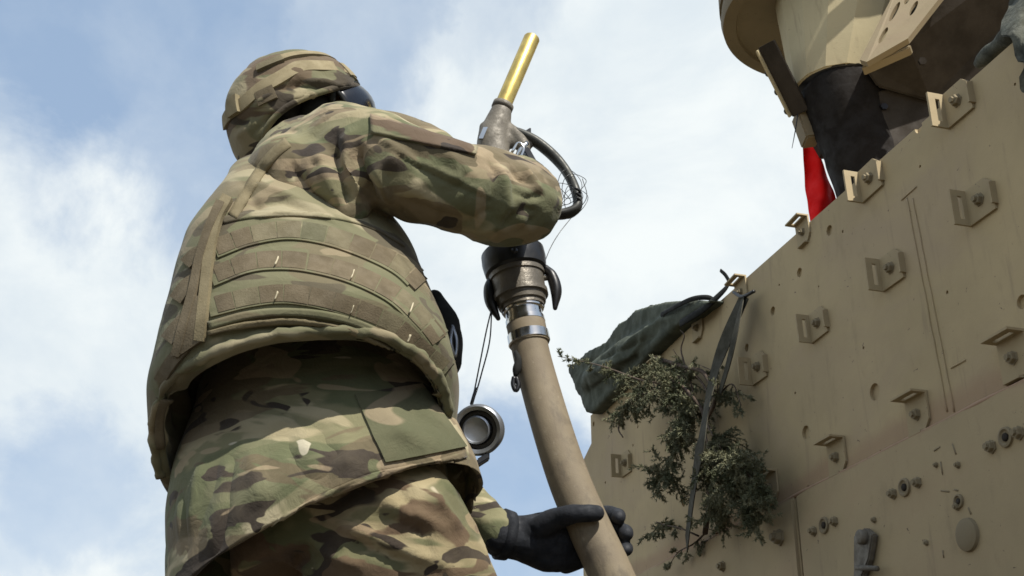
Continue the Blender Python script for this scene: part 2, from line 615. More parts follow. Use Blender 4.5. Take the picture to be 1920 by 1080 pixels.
def apply_folds(co, fc, strokes, noise_amp=0.003, noise_scale=9.0, stretch=(1, 1, 1), seed=0.0, ridged=0.0):
    """strokes: (px polyline, width m, height m) laid on the cloth; + is a ridge, - a crease."""
    co = np.array(co, float)
    nm = vnormals(co, fc)
    bvh = bvh_of(co, fc)
    disp = np.zeros(len(co))
    for pl, w, h in strokes:
        pts = []
        for a in range(len(pl) - 1):
            for k in range(8):
                t = k / 8
                x = pl[a][0] * (1 - t) + pl[a + 1][0] * t; y = pl[a][1] * (1 - t) + pl[a + 1][1] * t
                p, _ = cast(bvh, x, y)
                if p is not None:
                    pts.append(np.array(p))
        p, _ = cast(bvh, *pl[-1])
        if p is not None:
            pts.append(np.array(p))
        if len(pts) < 3:
            continue
        pts = np.array(pts)
        lo, hi = pts.min(0) - 4 * w, pts.max(0) + 4 * w
        idx = np.where(np.all((co > lo) & (co < hi), axis=1))[0]
        if len(idx) == 0:
            continue
        C = co[idx]
        best = np.full(len(idx), 1e9); tt = np.zeros(len(idx))
        n = len(pts)
        for s in range(n - 1):
            A, B = pts[s], pts[s + 1]
            ab = B - A; L2 = ab @ ab + 1e-12
            if L2 > 0.06 ** 2:
                continue
            u = np.clip(((C - A) @ ab) / L2, 0, 1)
            d = np.linalg.norm(C - (A + u[:, None] * ab), axis=1)
            m = d < best
            best[m] = d[m]; tt[m] = (s + u[m]) / (n - 1)
        taper = np.clip(np.minimum(tt, 1 - tt) * 2.8, 0, 1); taper = taper * taper * (3 - 2 * taper)
        if h > 0:
            pr = np.exp(-(best / w) ** 2)
        else:
            pr = np.exp(-np.abs(best / w) ** 1.3)
        disp[idx] += h * pr * taper
    S = np.array(stretch, float) * noise_scale
    for i in range(len(co)):
        q = Vector(co[i] * S + seed)
        v = noise.noise(q + Vector((0.6 * noise.noise(q * 0.7), 0, 0.6 * noise.noise(q * 0.9 + Vector((5, 5, 5))))))
        e = v * noise_amp
        if ridged:
            q2 = q * 2.1
            e += ridged * (0.5 - abs(noise.noise(q2)) * 1.6)
        disp[i] += e
    return co + nm * disp[:, None]


def strip(bvh, pl, wpx, off=0.003, thick=0.003, n=24, across=3, taper=None):
    """a flat strap laid along a line on a surface: returns closed solid."""
    P = catmull([np.array(p, float) for p in pl], n)
    T = np.gradient(P, axis=0); T /= np.linalg.norm(T, axis=1)[:, None] + 1e-9
    Nn = np.stack([T[:, 1], -T[:, 0]], 1)
    rows = []; last = None
    for i in range(n):
        row = []
        w = wpx if taper is None else wpx * (taper[0] + (taper[1] - taper[0]) * i / (n - 1))
        for k in range(across + 1):
            s = (k / across - 0.5) * w
            q = P[i] + Nn[i] * s
            p, nn = cast(bvh, q[0], q[1])
            row.append((p, nn))
        rows.append(row)
    return solid_rows(rows, off, thick)


def solid_rows(rows, off, thick):
    g_top, g_bot = [], []
    ok = []
    for row in rows:
        if any(p is None for p, _ in row):
            continue
        ok.append(row)
    if len(ok) < 2:
        return [], []
    m = len(ok[0])
    for row in ok:
        for p, nn in row:
            if nn.dot(p - CAM) > 0:
                nn = -nn
            g_top.append(p + nn * (off + thick)); g_bot.append(p + nn * (off - 0.004))
    n = len(ok)
    F = grid_faces(n, m, False) + [tuple(reversed(q)) for q in grid_faces(n, m, False, n * m)]
    b = n * m
    for i in range(n - 1):
        F.append((i * m, (i + 1) * m, b + (i + 1) * m, b + i * m))
        F.append((i * m + m - 1, b + i * m + m - 1, b + (i + 1) * m + m - 1, (i + 1) * m + m - 1))
    for j in range(m - 1):
        F.append((j, b + j, b + j + 1, j + 1))
        q = (n - 1) * m
        F.append((q + j, q + j + 1, b + q + j + 1, b + q + j))
    return g_top + g_bot, F


def patch(bvh, c4, nu=14, nv=10, off=0.002, thick=0.003):
    """four corners (tl, tr, br, bl) laid on a surface."""
    c4 = [np.array(c, float) for c in c4]
    rows = []
    for i in range(nv + 1):
        v = i / nv
        row = []
        for j in range(nu + 1):
            u = j / nu
            q = (c4[0] * (1 - u) + c4[1] * u) * (1 - v) + (c4[3] * (1 - u) + c4[2] * u) * v
            row.append(cast(bvh, q[0], q[1]))
        rows.append(row)
    return solid_rows(rows, off, thick)


# ------------------------------------------------------------------ ground
g = Geo()
n = 40
xs = np.linspace(-1, 1, n)
W = 900
vv = []
for i in range(n):
    for j in range(n):
        x = math.copysign(abs(xs[j]) ** 3, xs[j]) * W; y = math.copysign(abs(xs[i]) ** 3, xs[i]) * W
        r = math.hypot(x, y)
        vv.append((x, y, 0.0 if r < 12 else 0.8 * noise.noise(Vector((x * 0.01, y * 0.01, 0))) * min(1, (r - 12) / 60)))
o = mesh_obj('ground', vv, grid_faces(n, n, False), 'dirt', None, True, 'structure')

# ------------------------------------------------------------------ vehicle
D = Vector((-755, 2300 * cp + 1037 * sp, 0)).normalized()   # runs away along the hull side
NP = Vector((-D.y, D.x, 0)).normalized()                    # outward, towards the soldier
if NP.x > 0:
    NP = -NP
Z = Vector((0, 0, 1))
_q = CAM + ray(1300, 900) * 3.6
PD = NP.dot(_q - CAM)


def on(px, py, o=0.0):
    r = ray(px, py)
    return CAM + r * ((PD + o) / NP.dot(r))


def sh(p):      # hull-side coordinates
    return (p - on(1300, 900)).dot(D), p.z


def hp(s, h, o=0.0):
    b = on(1300, 900)
    return Vector((b.x, b.y, 0)) + D * s + Z * h + NP * o


veh = thing('armored_vehicle', 'sand coloured armoured vehicle with bolted side armour and strap brackets, right of the soldier', 'military vehicle', hp(-1, 0, -1))

top_h = (on(1400, 520).z + on(1920, 62).z) / 2
seam_h = on(1500, 930).z
s_far = sh(on(1108, 800))[0]
s_near = sh(on(1920, 400))[0] - 1.6
bot_h = 0.75
# upper side plate with drilled holes
TH = 0.045


def plate(poly_sh, o0, o1):
    return prism([hp(s, h, o1) for s, h in poly_sh], NP * (o0 - o1))


s_notch = sh(on(1092, 848))[0]
h_notch = on(1108, 832).z
poly = [(s_near, seam_h - 0.02), (s_near, top_h), (s_far, top_h), (s_far, h_notch), (s_notch + 0.02, h_notch - 0.05), (s_notch + 0.02, seam_h - 0.02)]
V_, F_ = plate(poly, 0.0, -TH)
upper = mesh_obj('armour_plate', V_, F_, 'tan_armour', veh, False)
fix_normals(upper)
holes_up = [(1722, 238, 11), (1555, 432, 10), (1499, 511, 9), (1449, 583, 8.5), (1400, 652, 7.5), (1640, 735, 16), (1511, 811, 13), (1916, 566, 13), (1205, 742, 6),
            (1282, 940, 10), (1113, 795, 5)]
dots_up = [(1776, 548, 3.6), (1580, 434, 3), (1461, 534, 2.5), (1535, 537, 2.2), (1619, 652, 3), (1491, 737, 3), (1725, 312, 3), (1903, 158, 3), (1651, 847, 3), (1515, 913, 3),
           (1744, 190, 4), (1760, 200, 3), (1140, 690, 4), (1196, 800, 3), (1187, 835, 3), (1135, 905, 3), (1330, 840, 3), (1222, 780, 3)]
g = Geo()
for (x, y, r) in holes_up + dots_up:
    p = on(x, y)
    rr = r * (p - CAM).length / F_PX
    g.add(*lathe(p - NP * (0.008 if r > 5 else 0.006), NP, [(0, rr), (0.05, rr)], 20 if r > 5 else 8))
cut = mesh_obj('cutter', g.v, g.f, 'tan_armour', None, False)
fix_normals(cut)
bo = upper.modifiers.new('b', 'BOOLEAN'); bo.operation = 'DIFFERENCE'; bo.object = cut; bo.solver = 'EXACT'


def bake_mod(o):
    dg = bpy.context.evaluated_depsgraph_get()
    me = bpy.data.meshes.new_from_object(o.evaluated_get(dg))
    o.modifiers.clear()
    o.data = me


bake_mod(upper)
bpy.data.objects.remove(cut, do_unlink=True)

# lower side plates, set proud of the upper one, split at the vertical joint
s_joint = sh(on(1503, 935))[0]
for (sa, sb) in ((s_near, s_joint - 0.006), (s_joint + 0.006, s_far - 0.02)):
    V_, F_ = plate([(sa, bot_h), (sa, seam_h), (sb, seam_h), (sb, bot_h)], 0.022, -0.02)
    o = mesh_obj('lower_armour_plate', V_, F_, 'tan_armour_lower', veh, False)
    bevel(o, 0.008, 2)
# dusty ledge along the joint of the two rows of plates
o = tube([hp(s, seam_h + 0.001 + 0.004 * noise.noise(Vector((s * 5, 0, 0))), 0.010) for s in np.linspace(s_near, s_far - 0.05, 40)], [0.004 + 0.003 * noise.noise(Vector((i * 0.7, 2, 0))) for i in range(40)], 10)
mesh_obj('ledge', *o, 'dust_ridge', veh)
# weld seams on the upper plate
for x0, x1 in ((1700, 1776), (1711, 1789)):
    a, b_ = on(x0, 372, 0.001), on(x1, 772, 0.001)
    pts = [a.lerp(b_, t) + D * 0.003 * noise.noise(Vector((t * 9, x0, 0))) for t in np.linspace(0, 1, 40)]
    mesh_obj('weld_seam', *tube(pts, [0.0022] * 40, 6), 'tan_armour', veh)
for (xa, ya, xb, yb) in ((1690, 375, 1718, 350), (1783, 690, 1810, 675)):
    mesh_obj('weld_seam', *tube([on(xa, ya, 0.001), on((xa + xb) / 2, (ya + yb) / 2, 0.001), on(xb, yb, 0.001)], [0.002] * 3, 6), 'tan_armour', veh)

# hull behind the plates
hullpoly = [(s_near, 0.55), (s_near, top_h - 0.012), (s_far - 0.02, top_h - 0.012), (s_far - 0.02, h_notch), (s_notch + 0.03, h_notch - 0.06), (s_notch + 0.35, 0.7), (s_notch + 0.1, 0.55)]
V_, F_ = prism([hp(s, h, -TH - 0.004) for s, h in hullpoly], NP * -2.3)
bevel(mesh_obj('hull', V_, F_, 'tan_armour', veh, False), 0.01)
for s in (-2.2, -0.9, 0.35):
    c = hp(s, 0.5, -0.35)
    o = mesh_obj('wheel', *lathe(c, NP, [(-0.14, 0.3), (-0.15, 0.46), (-0.11, 0.5), (0.11, 0.5), (0.15, 0.46), (0.14, 0.3)], 36), 'tyre', veh)
    mesh_obj('rim', *lathe(c, NP, [(-0.12, 0.28), (0.09, 0.3), (0.06, 0.2), (0.1, 0.14), (0.1, 0.001)], 24), 'tan_bracket', o)


# strap brackets
def frame_plate(c, ax, ay, th, sw, sl):
    """plate with a slot: c centre, ax/ay half vectors, th thickness vector, slot half sizes as fractions."""
    cx = [-1, -sl, sl, 1]; cy = [-1, -sw, sw, 1]
    g = Geo()
    ax, ay, th = Vector(ax), Vector(ay), Vector(th)
    for i in range(3):
        for j in range(3):
            if i == 1 and j == 1:
                continue
            mx, my = (cx[i] + cx[i + 1]) / 2, (cy[j] + cy[j + 1]) / 2
            g.add(*box(Vector(c) + ax * mx + ay * my, ax * ((cx[i + 1] - cx[i]) / 2), ay * ((cy[j + 1] - cy[j]) / 2), th))
    bm = bmesh.new()
    me = bpy.data.meshes.new('x'); me.from_pydata([tuple(v) for v in g.v], [], g.f); bm.from_mesh(me)
    bmesh.ops.remove_doubles(bm, verts=bm.verts, dist=1e-5)
    dup = [f for f in bm.faces if all(len(e.link_faces) > 2 for e in f.edges)]
    # drop interior walls
    seen = {}
    for f in list(bm.faces):
        key = tuple(sorted(v.index for v in f.verts))
        seen.setdefault(key, []).append(f)
    rm = [f for fs in seen.values() if len(fs) > 1 for f in fs]
    bmesh.ops.delete(bm, geom=rm, context='FACES_ONLY')
    bmesh.ops.recalc_face_normals(bm, faces=bm.faces)
    V = [v.co.copy() for v in bm.verts]
    bm.verts.index_update()
    F = [tuple(v.index for v in f.verts) for f in bm.faces]
    bm.free(); bpy.data.meshes.remove(me)
    return V, F


def bracket_mesh():
    """local axes: x along one flange pair, y across, z outward; channel with a slotted flange on +y and short flange on -y."""
    g = Geo()
    t = 0.0022
    a = 0.034
    # base with clipped corners
    poly = [(-a, -a), (a * 0.55, -a), (a, -a * 0.5), (a, a), (-a, a)]
    g.add(*prism([Vector((x, y, 0.001)) for x, y in poly], (0, 0, 2 * t)))
    g.add(*frame_plate((0, a + t, 0.0185), (a, 0, 0), (0, 0, 0.0180), (0, t, 0), 0.24, 0.66))
    g.add(*prism([Vector((-a * 0.75, -a, 0.0)), Vector((a * 0.5, -a, 0.0)), Vector((a * 0.4, -a, 0.013)), Vector((-a * 0.75, -a, 0.013))], (0, -2 * t, 0)))
    return g.v, g.f


bV, bF = bracket_mesh()
tmp_m = bpy.data.meshes.new('bracket'); tmp_m.from_pydata([tuple(v) for v in bV], [], bF); tmp_m.update(); tmp_m.materials.append(MAT['tan_armour_lower'])
gb = Geo()
gb.add(*lathe((0, 0, 0.004), (0, 0, 1), [(0, 0.0125), (0.003, 0.0125), (0.0031, 0.010), (0.010, 0.0098), (0.0112, 0.0085), (0.0112, 0.0055), (0.016, 0.0055)], 6))
bolt_m = bpy.data.meshes.new('bolt'); bolt_m.from_pydata([tuple(v) for v in gb.v], [], gb.f); bolt_m.update(); bolt_m.materials.append(MAT['tan_bracket'])
SIDE = Matrix((( -D.x, 0, NP.x), (-D.y, 0, NP.y), (0, 1, 0))).to_3x3()   # local x -> -D (towards camera), y -> up, z -> outward


def place_bracket(px, py, rot, sc=1.0, o=0.0):
    p = on(px, py, o)
    ob = bpy.data.objects.new('strap_bracket', tmp_m); COL.objects.link(ob)
    M = Matrix.Translation(p) @ (SIDE @ Matrix.Rotation(R_(rot), 3, 'Z')).to_4x4() @ Matrix.Diagonal((sc, sc, sc, 1))
    ob.parent = veh
    ob.matrix_parent_inverse = root_of_matrix(veh).inverted()
    ob.matrix_basis = M
    bo_ = bpy.data.objects.new('bolt', bolt_m); COL.objects.link(bo_)
    bo_.parent = ob
    return ob


for (x, y, r, s) in ((1635, 335, 92, 1.05), (1800, 190, 90, 1.05), (1842, 375, 90, 1.0), (1675, 503, 90, 1.0), (1537, 606, 92, 0.95), (1425, 688, 90, 1.0), (1176, 868, 90, 1.0),
                     (1508, 436, 4, 0.8), (1310, 615, 3, 0.9), (1724, 778, 0, 0.95), (1572, 858, 0, 0.95), (1448, 915, 0, 0.9), (1905, 672, 0, 1.0), (1238, 694, 0, 0.8), (1392, 548, 4, 0.85), (1350, 975, 0, 0.8)):
    place_bracket(x, y, r, s * 1.16)


def place_bolt(px, py, sc=1.0, o=0.022, mat=None):
    p = on(px, py, o)
    ob = bpy.data.objects.new('bolt', bolt_m); COL.objects.link(ob)
    ob.parent = veh; ob.matrix_parent_inverse = root_of_matrix(veh).inverted()
    ob.matrix_basis = Matrix.Translation(p) @ SIDE.to_4x4() @ Matrix.Diagonal((sc, sc, sc, 1)) @ Matrix.Translation((0, 0, -0.004))
    return ob


for (x, y, s) in ((1676, 926, 1.0), (1722, 905, 1.0), (1527, 996, 1.0), (1566, 978, 1.0), (1860, 838, 1.1), (1912, 812, 1.1), (1463, 1008, 1.7), (1356, 1062, 1.2),
                  (1411, 958, 1.0), (1796, 950, 0.7), (1738, 1018, 0.5), (1756, 872, 0.5), (1797, 872, 0.6), (1640, 975, 0.6)):
    place_bolt(x, y, s)
# ring sockets between the bolt pairs
for (x, y) in ((1698, 914), (1547, 985), (1888, 820), (1800, 940)):
    c = on(x, y, 0.021)
    k = 0.7 if x == 1800 else 1
    o = mesh_obj('socket', *lathe(c, NP, [(0, 0.020 * k), (0.006, 0.019 * k), (0.007, 0.015 * k), (0.0035, 0.012 * k), (0.0015, 0.001)], 20), 'tan_bracket', veh)
    sharp(o)
    mesh_obj('socket_hole', *lathe(c + NP * 0.0022, NP, [(0, 0.008 * k), (0.0032, 0.008 * k), (0.0033, 0.001)], 12), 'shaded_armour', o)
# capped boss at lower right
c = on(1817, 1003, 0.021)
sharp(mesh_obj('cap', *lathe(c, NP, [(0, 0.033), (0.008, 0.031), (0.010, 0.026), (0.012, 0.020), (0.012, 0.001)], 24), 'tan_bracket', veh))
# scratches in the paint stand as thin raised burrs
g = Geo()
for (xa, ya, xb, yb) in ((1786, 832, 1793, 852), (1764, 866, 1768, 890), (1768, 1032, 1770, 1046), (1816, 952, 1821, 964), (1752, 845, 1763, 838), (1765, 920, 1780, 922),
                         (1733, 1012, 1736, 1020), (1790, 918, 1797, 920)):
    mesh_obj('weld_bead', *tube([on(xa, ya, 0.022), on(xb, yb, 0.022)], [0.0022, 0.0018], 6), 'tan_bracket', veh)

# towing latch hanging at the bottom
lat = mesh_obj('latch', *prism([on(1612, 1005, 0.024), on(1632, 990, 0.024), on(1648, 1003, 0.024), on(1640, 1050, 0.024), on(1628, 1080, 0.024), on(1630, 1120, 0.024), on(1608, 1120, 0.024), on(1612, 1070, 0.024)], NP * 0.016), 'cast_metal', veh, False)
bevel(lat, 0.003)
mesh_obj('pin', *lathe(on(1628, 1008, 0.03), NP, [(0, 0.016), (0.022, 0.016), (0.025, 0.013), (0.025, 0.001)], 20), 'cast_metal', lat)
mesh_obj('hinge_bar', *tube([on(1606, 1064, 0.045), on(1645, 1066, 0.045)], [0.006, 0.006], 10), 'cast_metal', lat)


# --- weapon station above the hull roof
def tp(px, py, Y):
    return at(px, py, Y)


YT = 3.6
dc = tp(1570, 28, YT)
ring_r = 0.405
rr = [(0.0, 0.27), (0.0, 0.355), (-0.012, 0.36), (-0.012, ring_r), (0.02, ring_r + 0.006), (0.06, ring_r), (0.062, ring_r + 0.008), (0.30, ring_r + 0.006), (0.30, 0.1)]
o = mesh_obj('station_ring', *lathe(dc, Z, rr, 96), 'tan_bracket', veh); sharp(o)
cb = tp(1572, 168, YT - 0.12)
ch = dc.z - cb.z
cx_off = cb - dc
g = Geo()
# cone, slightly faceted, leaning to meet the sleeve
prof = [(0.02, 0.262), (-0.02, 0.26), (-ch, 0.150)]
segs = 14
V_ = []
for i, (h, r) in enumerate(prof):
    sh_ = (Vector((0.02, -0.115, 0)) if i < 2 else Vector((cx_off.x, cx_off.y, 0)))
    for j in range(segs):
        a = 2 * math.pi * (j + 0.35) / segs
        V_.append(dc + sh_ + Vector((math.cos(a) * r, math.sin(a) * r, h)))
F_ = grid_faces(3, segs) + [tuple(range(segs)), tuple(2 * segs + j for j in range(segs))]
o = mesh_obj('pedestal_cone', V_, F_, 'tan_clean', veh, False); bevel(o, 0.004)
# dark canvas sleeve under the cone
YS_ = YT - 0.12
pts = [tp(1576, 163, YS_), tp(1590, 200, YS_), tp(1612, 260, YS_), tp(1635, 330, YS_), tp(1660, 420, YS_)]
_e = pts[-1]
pts.append(Vector((_e.x + 0.03, _e.y, min(_e.z - 0.05, top_h + 0.12)))); pts.append(Vector((_e.x + 0.04, _e.y, top_h - 0.02)))
V_, F_ = tube(pts, [0.142, 0.138, 0.130, 0.128, 0.125, 0.13, 0.15], 40, 42)
co = apply_folds(V_, F_, [], 0.006, 7, (1, 1, 2.0), 3.0)
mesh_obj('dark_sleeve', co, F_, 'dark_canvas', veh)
mesh_obj('sleeve_clamp', *tube([pts[0] + Z * 0.012, pts[0] - Z * 0.012], [0.147, 0.147], 40), 'black_rubber', veh)
# strut bar with bolts on the left of the cone
a, b_ = tp(1437, 82, YT - 0.22), tp(1502, 212, YT - 0.10)
ax = (b_ - a); L = ax.length; ax.normalize()
th = Vector((-0.45, -0.62, -0.62)); th = (th - ax * th.dot(ax)).normalized()
sd = ax.cross(th).normalized()
if sd.x < 0:
    sd = -sd
o = mesh_obj('strut', *box((a + b_) / 2, ax * (L / 2), sd * 0.030, th * 0.008), 'shaded_armour', veh, False); bevel(o, 0.002)  # shaded wide face of the bar, put into the dark colour
o2 = mesh_obj('strut_lit_flange', *box((a + b_) / 2 - sd * 0.034, ax * (L / 2 * 0.96), sd * 0.004, th * 0.024), 'tan_clean', veh, False); bevel(o2, 0.002)  # skylight on the left edge, put into the pale colour
for t in (0.35, 0.62, 0.9):
    mesh_obj('bolt', *lathe(a.lerp(b_, t) - sd * 0.038, -sd, [(0, 0.010), (0.009, 0.010), (0.011, 0.007), (0.011, 0.001)], 6), 'black_plastic', veh, False)
# little housing below the strut and the whip of wire
o = mesh_obj('housing', *box(tp(1512, 240, YT - 0.06), RT * 0.026 + Z * 0.004, Vector((0, 0.04, 0)), Z * 0.055 - RT * 0.012), 'tan_bracket', veh, False); bevel(o, 0.005)
o = mesh_obj('housing', *box(tp(1548, 262, YT + 0.03), RT * 0.034, Vector((0, 0.05, 0)), Z * 0.05 - RT * 0.02), 'shaded_armour', veh, False); bevel(o, 0.005)
mesh_obj('loose_wire', *tube([tp(1497, 205, YT - .1), tp(1492, 240, YT - .1), tp(1485, 278, YT - .1)], [0.002, 0.002, 0.001], 6, 8), 'wire', veh)
# equipment box and plates, their shade put into a dark colour
Yb = 3.36
P4 = [tp(1630, 178, Yb), tp(1650, 168, Yb), tp(1800, 150, Yb), tp(1860, 150, Yb), tp(1760, 340, Yb), tp(1660, 340, Yb)]
o = mesh_obj('equipment_box', *prism(P4, Vector((0.05, 0.25, 0))), 'shaded_armour', veh, False); bevel(o, 0.006)
mesh_obj('bolt', *lathe(tp(1657, 202, Yb) , Vector((0, -1, 0)), [(0, 0.012), (0.01, 0.012), (0.01, 0.001)], 6), 'black_plastic', veh, False)
# shield: big plate leaning over, its pale outer face and dark underside
Ys = 3.1
A1, A2, A3, A4 = tp(1612, 112, Ys), tp(1690, -40, Ys + 0.05), tp(1790, -40, Ys - 0.02), tp(1702, 72, Ys - 0.06)
nrm = (A2 - A1).cross(A4 - A1).normalized()
if nrm.dot(A1 - CAM) > 0:
    nrm = -nrm


def rot_hole_plate():
    g_ = Geo(); g_.add(*prism([A1, tp(1625, 116, Ys - 0.02), A4, A3, A2], -nrm * 0.02))
    return g_


o = rot_hole_plate().obj('shield_plate', 'tan_bracket', veh, False); fix_normals(o)
cut = Geo()
for (x, y, w_, h_) in ((1656, 66, 6, 13), (1674, 12, 6, 16), (1714, 18, 6, 12), (1700, -15, 6, 12)):
    c = tp(x, y, Ys)
    # oblong slots along the plate
    dl = (A2 - A1).normalized(); dw = dl.cross(nrm).normalized()
    cc = c + nrm * (-(c - A1).dot(nrm))
    pl = [cc + dl * (math.cos(t) * h_ * 0.0030) + dw * (math.sin(t) * w_ * 0.0013) + nrm * 0.02 for t in np.linspace(0, 2 * math.pi, 16, endpoint=False)]
    cut.add(*prism(pl, -nrm * 0.08))
ct = cut.obj('cutter', 'tan_armour', None, False); fix_normals(ct)
bo = o.modifiers.new('b', 'BOOLEAN'); bo.object = ct; bo.solver = 'EXACT'
bake_mod(o); bpy.data.objects.remove(ct, do_unlink=True)
lip = mesh_obj('shield_lip', *box((A1 + A4) / 2 - nrm * 0.036 + Vector((0, 0, -0.006)), (A4 - A1) / 2, nrm * 0.016, (A2 - A1).normalized() * 0.007), 'tan_bracket', veh, False); bevel(lip, 0.003)
# underside of the gunner's platform, its shade put into the dark colour
U = [tp(1618, 122, 3.30), tp(1700, 80, 3.20), tp(1770, -60, 3.10), tp(1850, -330, 2.95), tp(2250, -330, 2.95), tp(2200, 60, 3.2), tp(1960, 110, 3.27), tp(1890, 150, 3.30), tp(1745, 190, 3.34), tp(1645, 162, 3.34)]  # unseen part past the frame edge added to keep sun off the box
o = mesh_obj('platform', *prism(U, Vector((0.10, 0.30, 0.16))), 'shaded_armour', veh, False); bevel(o, 0.006)
for (x, y) in ((1728, 116),):
    mesh_obj('bolt', *lathe(tp(x, y, 3.2), Vector((0, -1, -0.3)), [(0, 0.013), (0.012, 0.013), (0.012, 0.001)], 6), 'shaded_armour', veh, False)
# column that carries the platform on the hull roof
_c = tp(1852, 96, 3.62)
o = mesh_obj('platform_column', *box(Vector((_c.x, _c.y, (top_h + _c.z) / 2)), Vector((0.15, 0.03, 0)), Vector((-0.03, 0.12, 0)), Z * (_c.z - top_h) / 2), 'shaded_armour', veh, False); bevel(o, 0.01)
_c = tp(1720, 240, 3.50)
o = mesh_obj('box_base', *box(Vector((_c.x, _c.y, (top_h - 0.01 + _c.z) / 2)), Vector((0.12, 0, 0)), Vector((0, 0.10, 0)), Z * abs(_c.z - top_h) / 2), 'shaded_armour', veh, False); bevel(o, 0.01)
# roll bars of the station, above the frame edge: they throw the curved shadows on the cone
for (rad, hh, a0, a1) in ((0.50, 0.06, 262, 352), (0.56, 0.23, 262, 352)):
    pts = [dc + Vector((math.cos(R_(t)) * rad, math.sin(R_(t)) * rad, hh)) for t in np.linspace(a0, a1, 24)]
    mesh_obj('guard_rail', *tube(pts, [0.019] * 24, 12), 'tan_bracket', veh)
for t in (292, 318, 345):
    u_ = Vector((math.cos(R_(t)), math.sin(R_(t)), 0))
    mesh_obj('rail_post', *tube([dc + u_ * 0.40 + Z * 0.02, dc + u_ * 0.50 + Z * 0.06, dc + u_ * 0.56 + Z * 0.23], [0.014] * 3, 10), 'tan_bracket', veh)


# camouflage net hanging at the far right edge
cn = []
nu_, nv_ = 22, 26
net_rows = []
V_ = []
for i in range(nv_):
    v = i / (nv_ - 1)
    for j in range(nu_):
        u = j / (nu_ - 1)
        x = 1888 + 150 * u + 14 * math.sin(v * 9) * (1 - u) + 10 * v
        y = -60 + 215 * v * (1 - 0.15 * u) + 10 * math.sin(u * 9)
        p = on(x, y, 0.03 - 0.10 * max(0.0, (70 - y) / 130))
        p += Vector((0, 1, 0)) * 0.03 * noise.noise(Vector((u * 7, v * 7, 0))) + Vector((0, 1, 0)) * 0.02 * math.sin(u * 20 + v * 5)
        V_.append(p)
k = len(V_)
V2 = [p + Vector((0.004, 0.006, 0)) for p in V_]
f1 = grid_faces(nv_, nu_, False)
net = mesh_obj('camouflage_net', V_ + V2, f1 + [tuple(reversed([q + k for q in f])) for f in f1], 'net_grey')
tag(net, 'crumpled grey green netting hanging at the right edge beside the dark platform', 'netting')
V_, F_ = tube([on(1838, 118, -0.02), on(1858, 104, -0.02), on(1876, 86, -0.02), on(1900, 62, -0.01)], [0.014, 0.020, 0.018, 0.022], 16, 24, rnd=True)
co = apply_folds(V_, F_, [], 0.012, 22)
tag(mesh_obj('cloth_bundle', co, F_, 'net_grey'), 'small pale crumpled cloth lying on the hull top edge near the netting', 'cloth')

# red flag
nu_, nv_ = 14, 22
V_ = []
for i in range(nv_):
    v = i / (nv_ - 1)
    xl = 1505 + 17 * v ** 1.1; xr = 1530 + 45 * min(1, v * 1.5) ** 0.8
    for j in range(nu_):
        u = j / (nu_ - 1)
        x = xl + (xr - xl) * u; y = 262 + 165 * v + 24 * u * (1 - v)
        p = tp(x, y, 3.7) + Vector((0, 1, 0)) * (0.022 * math.sin(u * 6 + v * 3) + 0.015 * noise.noise(Vector((u * 3, v * 5, 1))))
        V_.append(p)
k = len(V_)
f1 = grid_faces(nv_, nu_, False)
fl = mesh_obj('flag', V_ + [p + Vector((0, 0.002, 0)) for p in V_], f1 + [tuple(reversed([q + k for q in f])) for f in f1], 'red_cloth')
tag(fl, 'bright red flag cloth hanging beside the dark sleeve above the hull edge', 'flag')

# ------------------------------------------------------------------ canvas bag on the hull edge
bagp = [(1062, 690), (1092, 664), (1134, 640), (1158, 606), (1190, 582), (1240, 566), (1300, 562), (1334, 562), (1314, 578), (1262, 614), (1222, 655), (1185, 698), (1140, 742), (1108, 776), (1098, 774)]
parts = [prism([on(x, y, 0.045) for x, y in bagp], NP * -0.20),
         tube([on(1112, 715, 0.02), on(1160, 680, 0.03), on(1215, 640, 0.02), on(1270, 606, 0.0)], [0.05, 0.06, 0.05, 0.03], 20, 14, rnd=True)]
co, fc = voxel(parts, 0.0075, 9)
co = apply_folds(co, fc, [([(1075, 700), (1120, 672), (1180, 652), (1240, 620)], 0.006, -0.012), ([(1078, 715), (1130, 690), (1200, 660), (1260, 612)], 0.010, 0.010), ([(1088, 745), (1130, 715), (1190, 680)], 0.006, -0.010), ([(1130, 690), (1180, 640), (1240, 600), (1300, 590)], 0.010, 0.010), ([(1150, 700), (1190, 668), (1240, 620)], 0.010, -0.010),
                          ([(1095, 700), (1105, 740), (1112, 770)], 0.009, -0.008), ([(1170, 690), (1200, 640), (1225, 600)], 0.008, 0.007), ([(1080, 700), (1150, 655), (1170, 620)], 0.012, -0.012)],
                0.005, 9, (1, 1, 1), 2.0, 0.003)
bag = thing('canvas_bag', 'dark green canvas bag slumped over the far top corner of the sand coloured hull', 'bag', on(1150, 720))
mesh_obj('bag_body', co, fc, 'canvas_green', bag)
bagb = bvh_of(co, fc)
mesh_obj('bag_strap', *tube([on(1240, 590, 0.055), on(1272, 572, 0.06), on(1300, 560, 0.05), on(1328, 558, 0.02), on(1342, 566, -0.02)], [0.008] * 5, 8, 20, squash=(NP, 0.4)), 'strap_black', bag)
mesh_obj('bag_strap', *tube([on(1276, 606, 0.05), on(1318, 580, 0.04), on(1350, 552, 0.01), on(1366, 532, -0.01), on(1361, 517, -0.01), on(1351, 507, -0.01)], [0.012, 0.013, 0.011, 0.008, 0.007, 0.006], 8, 24, squash=(NP, 0.4)), 'strap_black', bag)
mesh_obj('bag_cord', *tube([on(1222, 580, -0.04), on(1218, 574, -0.04), on(1226, 573, -0.04), on(1232, 582, -0.04)], [0.002] * 4, 6, 12), 'strap_black', bag)


